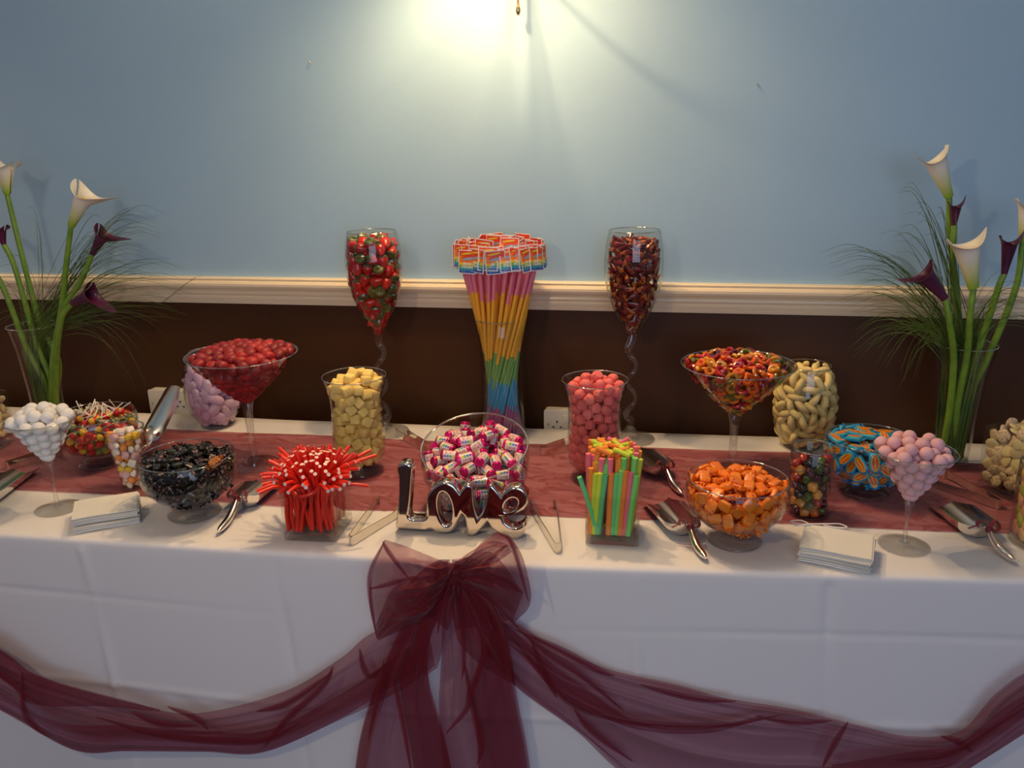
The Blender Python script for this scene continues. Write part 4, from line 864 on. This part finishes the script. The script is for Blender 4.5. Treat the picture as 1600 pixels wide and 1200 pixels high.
a = math.atan2(1.552-1.541, .284); o = obj('love_ornament', me, None, Vector((-.574, 1.560, TOP+.0045)), Euler((PI/2-.02, 0, a+.01)))
tag(o, 'mirror-silver ornament spelling Love standing behind the organza bow', 'ornament')
# ================================================================ tongs
def tongs(apex, t1, t2, label, w_=.021, th=.002, z=.0115):
    a, b1, b2 = [Vector((q.x, q.y, TOP+z)) for q in (apex, t1, t2)]; t = thing('serving_tongs', label, 'tongs', (a.x, a.y, TOP))
    dm = ((b1-a).normalized()+(b2-a).normalized()).normalized()
    def strip(path, wd):
        vs, fs = [], []
        for i, p in enumerate(path):
            d_ = (path[min(i+1, len(path)-1)]-path[max(i-1, 0)]).normalized(); s_ = Vector((-d_.y, d_.x, 0))*th/2; h = Vector((0, 0, wd[i]/2))
            vs += [p+s_+h, p-s_+h, p-s_-h, p+s_-h]
        n_ = len(path)
        for i in range(n_-1):
            for k in range(4): fs.append((i*4+k, i*4+(k+1) % 4, (i+1)*4+(k+1) % 4, (i+1)*4+k))
        fs += [(3, 2, 1, 0), tuple(range(n_*4-4, n_*4))]; return vs, fs
    s1 = (b1-a); s2 = (b2-a); sd = Vector((-dm.y, dm.x, 0))*.007
    if sd.dot(s1-s2) < 0: sd = -sd
    bend = [a+dm*.010+sd, a+dm*.003+sd*.75, a+dm*.0, a+dm*.003-sd*.75, a+dm*.010-sd]
    obj('spring_bend', mesh('bend', *strip([q-t.location for q in catmull(bend, 9)], [w_]*9), M['steel'], None, True, 40), t)
    for b_, s_ in ((b1, sd), (b2, -sd)):
        p0 = a+dm*.010+s_; path = [p0.lerp(b_, q) for q in (0, .3, .6, .85)]+[b_-(s_*.3), b_-s_*1.0]
        obj('arm', mesh('arm', *strip([q-t.location for q in path], [w_, w_, w_*.85, w_*.8, w_*1.0, w_*.95]), M['steel'], None, True, 40), t)
tongs(T(549, 852), T(590, 788), T(624, 808), 'steel tongs lying open between the red cables and the silver letters')
tongs(T(872, 864), T(828, 797), T(869, 795), 'steel tongs lying open between the silver letters and the fizzy sticks')
tongs(T(845, 712), T(905, 688), T(912, 704), 'steel tongs lying behind the pink jelly vase', z=.0135)
tongs(T(664, 704), T(640, 684), T(618, 682), 'steel tongs lying behind the bowl of sweet rolls', z=.0135)
tongs(T(1562, 797), T(1455, 762), T(1478, 748), 'steel tongs lying on the runner behind the scoop near the table end', z=.0135)
tongs(T(10, 735), T(108, 703), T(100, 716), 'steel tongs lying on the runner behind the white mint glass', z=.0135)
# ================================================================ scoops
def scoop(name_label, tip, back, end, tilt=0.0, rad=.041, bow_=True, zrot=0, lift=0):
    """tip: middle of the mouth, back: closed end, end: end of the handle (table points)"""
    d = (tip-back); d.z = 0; Lb = d.length; ang = math.atan2(d.y, d.x)
    t = thing('sweet_scoop', name_label, 'scoop', (back.x, back.y, TOP+.002+lift), Euler((zrot, -tilt, ang), 'XYZ'))
    vs, fs = [], []; n, m_ = 22, 18
    for sgn in (1, -1):
        for i in range(n):
            u = i/(n-1); x = u*Lb; r = rad*(1-.0015 if sgn < 0 else 1)
            if u < .22: k = math.sqrt(max(0, 1-((.22-u)/.22)**2)); rr = r*(.25+.75*k)
            else: rr = r*(1+.06*(u-.22))
            th_ = PI*.43+.12*(1-u)-max(0, u-.66)*1.3
            for j in range(m_):
                a = -th_+2*th_*j/(m_-1); rq = rr-(.0012 if sgn < 0 else 0)
                vs.append((x+(.010*math.cos(a) if i == n-1 else 0), rq*math.sin(a), rad-rq*math.cos(a)))
    def idx(s, i, j): return s*n*m_+i*m_+j
    for s in (0, 1):
        for i in range(n-1):
            for j in range(m_-1):
                q = (idx(s, i, j), idx(s, i+1, j), idx(s, i+1, j+1), idx(s, i, j+1)); fs.append(q if s else q[::-1])
    for i in range(n-1):
        for j in (0, m_-1): fs.append((idx(0, i, j), idx(0, i+1, j), idx(1, i+1, j), idx(1, i, j)))
    for j in range(m_-1):
        fs.append((idx(0, n-1, j), idx(0, n-1, j+1), idx(1, n-1, j+1), idx(1, n-1, j)))
    c = len(vs); vs.append((-.003, 0, rad)); fs += [(c, idx(0, 0, j), idx(0, 0, j+1)) for j in range(m_-1)]
    obj('blade', mesh('blade', vs, fs, M['chrome'], None, True, 50), t)
    e = t.matrix_basis.inverted() @ Vector((end.x, end.y, TOP+.012+lift)) if not tilt else Vector((-.10, 0, .02))
    P_ = catmull([(.002, 0, rad*.9), (-.010, 0, rad*.98), (-.022, 0, rad*.75), e*.55+Vector((0, 0, rad*.20)), e], 20)
    R_ = [.0035, .0036, .0036, .0037, .0038, .004, .0044, .005, .0056, .0062, .0068, .0073, .0077, .008, .0082, .0083, .0082, .0078, .0065, .003]
    obj('handle', mesh('handle', *tube(P_, R_, 12)[:2], M['chrome'], None, True, 60), t)
    if bow_:
        k = P_[7]; mb = MB()
        for sg, ln, up in ((1, .024, .008), (-1, .022, .006)):
            lp = catmull([k, k+Vector((.008, sg*ln*.6, up+.012)), k+Vector((.004, sg*ln, up)), k+Vector((-.006, sg*ln*.6, up-.004)), k], 14)
            mb.add(*grid([[q+Vector((-.006, 0, .002)), q+Vector((.002, 0, 0)), q+Vector((.007, 0, -.002))] for q in lp]))
        for sg, ln in ((1, .034), (-1, .028)):
            lp = catmull([k, k+Vector((.012, sg*ln*.5, .004)), k+Vector((.004+.012*sg, sg*ln, -.004))], 8)
            mb.add(*grid([[q+Vector((-.003, 0, .001)), q+Vector((.004, 0, 0))] for q in lp]))
        v, f = superell(.006, .009, .009, 1, 10, 7); mb.add([(x+k[0], y+k[1], z+k[2]) for x, y, z in v], f)
        obj('ribbon', mb.me('ribbon', M['ribbon'], True, 180), t)
    return t
scoop('chrome scoop with burgundy ribbon beside the liquorice bowl', T(420, 762), T(378, 800), T(342, 838))
scoop('chrome scoop with burgundy ribbon between the fizzy sticks and orange chews', T(1025, 792), T(1073, 846), T(1102, 880))
scoop('chrome scoop with burgundy ribbon behind the fizzy sticks', T(985, 712), T(1036, 752), T(1065, 778))
scoop('chrome scoop with burgundy ribbon below the chocolate buttons', T(1468, 796), T(1535, 850), T(1584, 885))
scoop('chrome scoop half out of the picture beside the white mint glass', T(42, 742), T(-30, 800), T(-80, 830), rad=.040)
scoop('chrome scoop lying face down behind the lollipop bowl', T(272, 652, .05), T(226, 700, .05), T(190, 720), tilt=.22, bow_=False, rad=.034, zrot=PI-.35, lift=.085)
# ================================================================ paper bags
def bags(corners, n, label, group, seed, strings=None):
    g = random.Random(seed); c = sum(corners, Vector())/4; a = corners[1]-corners[0]; b_ = corners[3]-corners[0]; ang = math.atan2(a.y, a.x); wx, wy = a.length, b_.length
    v0 = []; me = mesh('bag', *grid([[(wx*(i/8-.5), wy*(j/4-.5), .0012*math.sin(i*.8+1)) for i in range(9)] for j in range(5)]), M['paper'])
    mb = MB()
    for zz in (0, .0014): mb.add(*grid([[(wx*(i/8-.5), wy*(j/4-.5), zz+.0009*math.sin(i*.7)) for i in range(9)] for j in range(5)]))
    nn = 45; per = [i for i in range(9)]+[8+9*j for j in range(1, 5)]+[44-i for i in range(1, 9)]+[36-9*j for j in range(1, 4)]
    mb.f += [(p_, q_, q_+nn, p_+nn) for p_, q_ in zip(per, per[1:]+per[:1])]; mb.m += [0]*len(per); me = mb.me('bag', M['paper'], True, 40)
    for k in range(n):
        top = k == n-1
        o = obj('paper_bag', me, None, Vector((c.x+g.uniform(-.003, .003), c.y+g.uniform(-.003, .003), TOP+.002+k*.0022+(.003 if k >= n//2 and seed == 1 else 0))), (0, .0, ang+g.uniform(-.025, .025)))
        tag(o, (label+', topmost of the stack') if top else label+', lower in the stack', 'bag', group)
        if top and strings:
            for P_ in strings:
                obj('string', mesh('string', *tube(catmull([(q[0], q[1]+wy/2-.058, q[2]) for q in P_], 26), .0013, 6)[:2], M['paper']), o)
bags([T(113, 836), T(215, 818), T(222, 768, .036), T(122, 784, .036)], 15, 'white paper bag beside the mint glass', 'paper bags by the mints', 1)
bags([T(1244, 873), T(1355, 894), T(1367, 850, .034), T(1268, 818, .034)], 15, 'white paper bag beside the pink bonbon glass', 'paper bags by the bonbons', 2,
     [[(-.055, .055, .003), (-.075, .065, .004), (-.095, .052, .004), (-.075, .045, .005), (-.05, .058, .004)], [(-.05, .058, .004), (-.02, .062, .008), (.0, .074, .006), (.015, .066, .005), (-.005, .058, .004), (-.03, .060, .004)],
      [(-.05, .058, .004), (-.075, .04, .005), (-.085, .035, .004)]])
# ================================================================ calla lilies
def calla(Y, base, stempts, bloom, colr, label, size=1.0, ydir=0.0):
    """bloom: (neck px, mouth px, tip px)"""
    nk, mo, tip = [VP(*q, Y) for q in bloom]
    sp_ = [VP(*q, Y+(base_y-Y)*k/max(1, len(stempts))) for k, (q, base_y) in enumerate([(nk_, base.y) for nk_ in stempts])]
    t = thing('calla_lily', label, 'flower', base)
    P_ = catmull([nk]+sp_+[base], 30)
    obj('stem', mesh('stem', *tube([q-base for q in P_], [.0068+.0022*i/29 for i in range(30)], 10)[:2], M['stem']), t)
    ax = (mo-nk); H = ax.length; ax.normalize(); tv = tip-mo; side = (tv-ax*tv.dot(ax)); side = side.normalized() if side.length > 1e-4 else Vector((1, 0, 0)); up = ax.cross(side); reach = max((tip-mo).dot(side), .01); trise = (tip-mo).dot(ax)
    vs, fs, mi = [], [], []; n, m_ = 20, 30
    for i in range(n):
        v_ = i/(n-1)
        for j in range(m_+1):
            a = -PI+2*PI*j/m_; w_ = (1+math.cos(a))/2                                # 1 on the tip side
            r = (.0085+.0165*v_**1.15+.007*(max(0, v_-.7)/.3)**2)*size
            flare = max(0, v_-.6)/.4
            ra = r*(1+.25*flare*math.sin(a*2)*.3)+max(0, reach-.030*size)*(w_**9)*flare**1.4
            h = H*v_*(1.0-.10*w_*flare)+trise*(w_**9)*flare**2
            h -= .016*size*flare**2*abs(math.sin(a))**1.5
            if j == m_: ra *= .80                                               # overlap of the spathe edge
            p = nk+ax*h+side*(ra*math.cos(a))+up*(ra*math.sin(a)*.95)
            vs.append(p-base)
    for i in range(n-1):
        for j in range(m_): fs.append((i*(m_+1)+j, i*(m_+1)+j+1, (i+1)*(m_+1)+j+1, (i+1)*(m_+1)+j)); mi.append(1 if i < 5 and colr == 'w' else 0)
    mats_ = [lily_w, M['petal_base']] if colr == 'w' else [M['petal_purple'], M['petal_purple']]
    obj('spathe', mesh('spathe', vs, fs, mats_, [0]*len(fs), True, 180), t)
    if colr == 'w': obj('spadix', mesh('spadix', *tube([nk-base+ax*H*.25, nk-base+ax*H*.5, nk-base+ax*H*.72], [.005, .006, .003], 8)[:2], mat('spadix', (.8, .5, .05), .6)), t)
    return t
# white spathe that turns green towards its neck: by height along each flower is approximated with object-space gradient per bloom
lily_w = M['petal_white']
def lily_mat(nk, ax, H, base):
    m_ = bpy.data.materials.new('white_spathe'); m_.use_nodes = True; nt = m_.node_tree; b = nt.nodes['Principled BSDF']; b.inputs['Roughness'].default_value = .42
    b.inputs['Subsurface Weight'].default_value = .15; b.inputs['Subsurface Scale'].default_value = .01
    tc = nt.nodes.new('ShaderNodeTexCoord'); vm = nt.nodes.new('ShaderNodeVectorMath'); vm.operation = 'SUBTRACT'; vm.inputs[1].default_value = nk-base
    dp = nt.nodes.new('ShaderNodeVectorMath'); dp.operation = 'DOT_PRODUCT'; dp.inputs[1].default_value = ax/H
    r = nt.nodes.new('ShaderNodeValToRGB'); r.color_ramp.elements[0].color = (.30, .44, .03, 1); r.color_ramp.elements[1].color = (.86, .80, .66, 1)
    r.color_ramp.elements[0].position = .05; r.color_ramp.elements[1].position = .6
    e = r.color_ramp.elements.new(.32); e.color = (.66, .66, .30, 1)
    nt.links.new(tc.outputs['Object'], vm.inputs[0]); nt.links.new(vm.outputs[0], dp.inputs[0]); nt.links.new(dp.outputs['Value'], r.inputs[0]); nt.links.new(r.outputs[0], b.inputs['Base Color'])
    return m_
def white_calla(Y, base, st, bloom, label, size=1.0):
    global lily_w
    nk, mo = VP(*bloom[0], Y), VP(*bloom[1], Y); lily_w = lily_mat(nk, (mo-nk).normalized(), (mo-nk).length, base); calla(Y, base, st, bloom, 'w', label, size)
def purple_calla(Y, base, st, bloom, label, size=1.0): calla(Y, base, st, bloom, 'p', label, size)
LB = B(82, 668); RB_ = B(1482, 728)
def gv(loc, label, s=1):
    vp = [(0, .022), (.040, .022), (.042, .03), (.046, .12), (.056, .24), (.070, .315)]
    glass_thing('flower_vase', label, 'vase', loc, [('vessel', *lathe(wall_of([(r*s, z) for r, z in vp], .003), 48), M['glass']), ('base', *lathe([(0, 0), (.042, 0), (.044, .004), (.0415, .0218), (0, .0219)], 40), M['solid'])])
gv(LB, 'tall flared glass vase of calla lilies behind the white mints'); gv(RB_, 'tall flared glass vase of calla lilies behind the pink bonbons')
def bl(base, dx, dy): return base+Vector((dx, dy, .026))
white_calla(2.05, bl(LB, -.012, .01), [(38, 414), (63, 506), (92, 570)], ((11, 303), (6, 248), (-2, 236)), 'white calla lily cut by the picture edge, above the mints', 1.25)
white_calla(2.00, bl(LB, .012, -.01), [(104, 410), (96, 483), (82, 570)], ((111, 353), (138, 292), (184, 302)), 'white calla lily with its tip flared sideways, above the lollipops', 1.2)
purple_calla(2.00, bl(LB, .02, 0), [(126, 440), (96, 490), (88, 570)], ((144, 397), (166, 358), (206, 370)), 'dark purple calla lily just below the flared white lily', .85)
purple_calla(1.98, bl(LB, .025, -.01), [(96, 500), (88, 570)], ((112, 474), (152, 456), (184, 486)), 'dark purple calla lily drooping over the chair rail beside the mints', .95)
purple_calla(2.03, bl(LB, -.02, -.01), [(23, 418), (57, 537), (80, 600)], ((6, 382), (-2, 352), (-22, 342)), 'dark purple calla lily half cut by the picture edge', .8)
white_calla(2.0, bl(LB, -.025, 0), [(0, 440), (40, 540), (70, 600)], ((-60, 350), (-90, 300), (-120, 290)), 'calla lily outside the picture with its stem crossing in', 1.1)
white_calla(2.12, bl(RB_, -.01, .01), [(1484, 367), (1494, 450), (1500, 554), (1490, 640)], ((1483, 308), (1456, 236), (1426, 222)), 'tallest white calla lily, opening towards the vase of straws', 1.15)
purple_calla(2.10, bl(RB_, 0, .012), [(1488, 420), (1498, 520), (1490, 640)], ((1491, 352), (1494, 314), (1509, 300)), 'small dark purple calla lily just under the tallest white one', .62)
white_calla(2.02, bl(RB_, .012, -.01), [(1515, 500), (1511, 554), (1495, 640)], ((1521, 450), (1507, 366), (1538, 346)), 'wide white calla lily in the middle of the bunch above the bonbons', 1.35)
purple_calla(2.02, bl(RB_, -.022, -.01), [(1483, 500), (1490, 560), (1484, 640)], ((1477, 467), (1436, 418), (1400, 432)), 'dark purple calla lily bending down towards the straws', 1.0)
purple_calla(2.06, bl(RB_, .02, 0), [(1560, 450), (1533, 533), (1500, 630)], ((1569, 428), (1580, 368), (1599, 352)), 'upright dark purple calla lily near the picture edge', .8)
white_calla(2.08, bl(RB_, .025, .01), [(1587, 450), (1545, 555), (1505, 640)], ((1598, 378), (1612, 310), (1625, 300)), 'pale calla lily half cut by the picture edge', 1.1)
# bear grass: many thin arching blades in each vase
def bear_grass(base, Y, tips, n, label, seed, mid):
    g = random.Random(seed); mb = MB()
    NB = 22
    def blade(P_, w0):
        Q = catmull(P_, NB)
        vs, fs = [], []
        for i, q in enumerate(Q):
            wd = w0*(1-(i/(NB-1))**2*.85); d_ = (Q[min(i+1, NB-1)]-Q[max(i-1, 0)]).normalized(); s_ = d_.cross(Vector((0, 1, 0))); s_ = s_.normalized()*wd if s_.length > .01 else Vector((wd, 0, 0))
            vs += [q-s_-base, q+Vector((0, -wd*.5, 0))-base, q+s_-base]
        for i in range(NB-1): fs += [(i*3, i*3+1, i*3+4, i*3+3), (i*3+1, i*3+2, i*3+5, i*3+4)]
        mb.add(vs, fs)
    for k in range(n):
        a = g.uniform(0, 2*PI); r = g.uniform(.005, .030); b0 = base+Vector((r*math.cos(a), r*math.sin(a), .025)); rim = base+Vector((1.25*r*math.cos(a)+g.uniform(-.008, .008), r*math.sin(a), .26+g.uniform(-.03, .05)))
        tx, ty = g.choice(tips); tx += g.gauss(0, 14); ty += g.gauss(0, 16); tp = VP(tx, ty, Y+g.uniform(-.12, .10))
        md = VP(mid[0]+(tx-mid[0])*.5+g.gauss(0, 5), min(ty, mid[1])-abs(tx-mid[0])*.12-6+g.gauss(0, 8), Y+g.uniform(-.05, .05))
        if tp.y > YW-.03: tp.y = YW-.03
        ctl = md*1.25-(rim+tp)*.125
        bz = lambda t: rim*(1-t)**2+ctl*2*t*(1-t)+tp*t*t
        blade([b0, b0.lerp(rim, .5)+Vector((g.uniform(-.005, .005), 0, 0)), rim, bz(.25), bz(.5), bz(.75), tp], g.uniform(.0006, .0013))
    for k in range(34):
        a = g.uniform(0, 2*PI); r = g.uniform(.012, .034); b0 = base+Vector((r*math.cos(a), r*math.sin(a), .025)); r2 = r*1.25
        blade([b0, base+Vector((r2*math.cos(a), r2*math.sin(a), .15)), base+Vector((r2*1.1*math.cos(a+.3), r2*1.1*math.sin(a+.3), g.uniform(.26, .42)))], g.uniform(.0018, .0034))
    o = obj('bear_grass', mb.me('bear_grass', M['grassy'], True, 180), None, base); tag(o, label, 'grass', None, 'stuff')
bear_grass(LB, 2.02, [(235, 380), (250, 420), (262, 440), (300, 445), (265, 480), (235, 520), (205, 600), (160, 350), (60, 345), (0, 500), (20, 400), (-20, 460), (230, 345), (190, 390), (205, 410), (250, 460)], 110, 'thin dark green grass blades arching out of the vase behind the mints', 5, (90, 500))
bear_grass(RB_, 2.05, [(1302, 410), (1305, 440), (1320, 470), (1335, 515), (1375, 555), (1410, 590), (1400, 385), (1425, 320), (1455, 345), (1340, 420), (1600, 470), (1625, 500), (1600, 455), (1360, 430), (1345, 545), (1390, 470), (1350, 480), (1585, 490)], 150, 'thin dark green grass blades arching out of the vase behind the bonbons', 6, (1490, 500))
# two nail heads left in the wall
for (px, py, nm) in ((486, 96, 'tiny bent nail in the blue wall above the strawberry glass'), (1183, 131, 'tiny nail in the blue wall between the cola glass and the lilies')):
    p = VP(px, py, YW); t = obj('wall_nail', mesh('nail', *tube([(0, 0, 0), (0, -.008, 0), (.003, -.010, -.006)], .0014, 6)[:2], M['steel']), None, p); tag(t, nm, 'nail')
print('objects', len(bpy.data.objects))
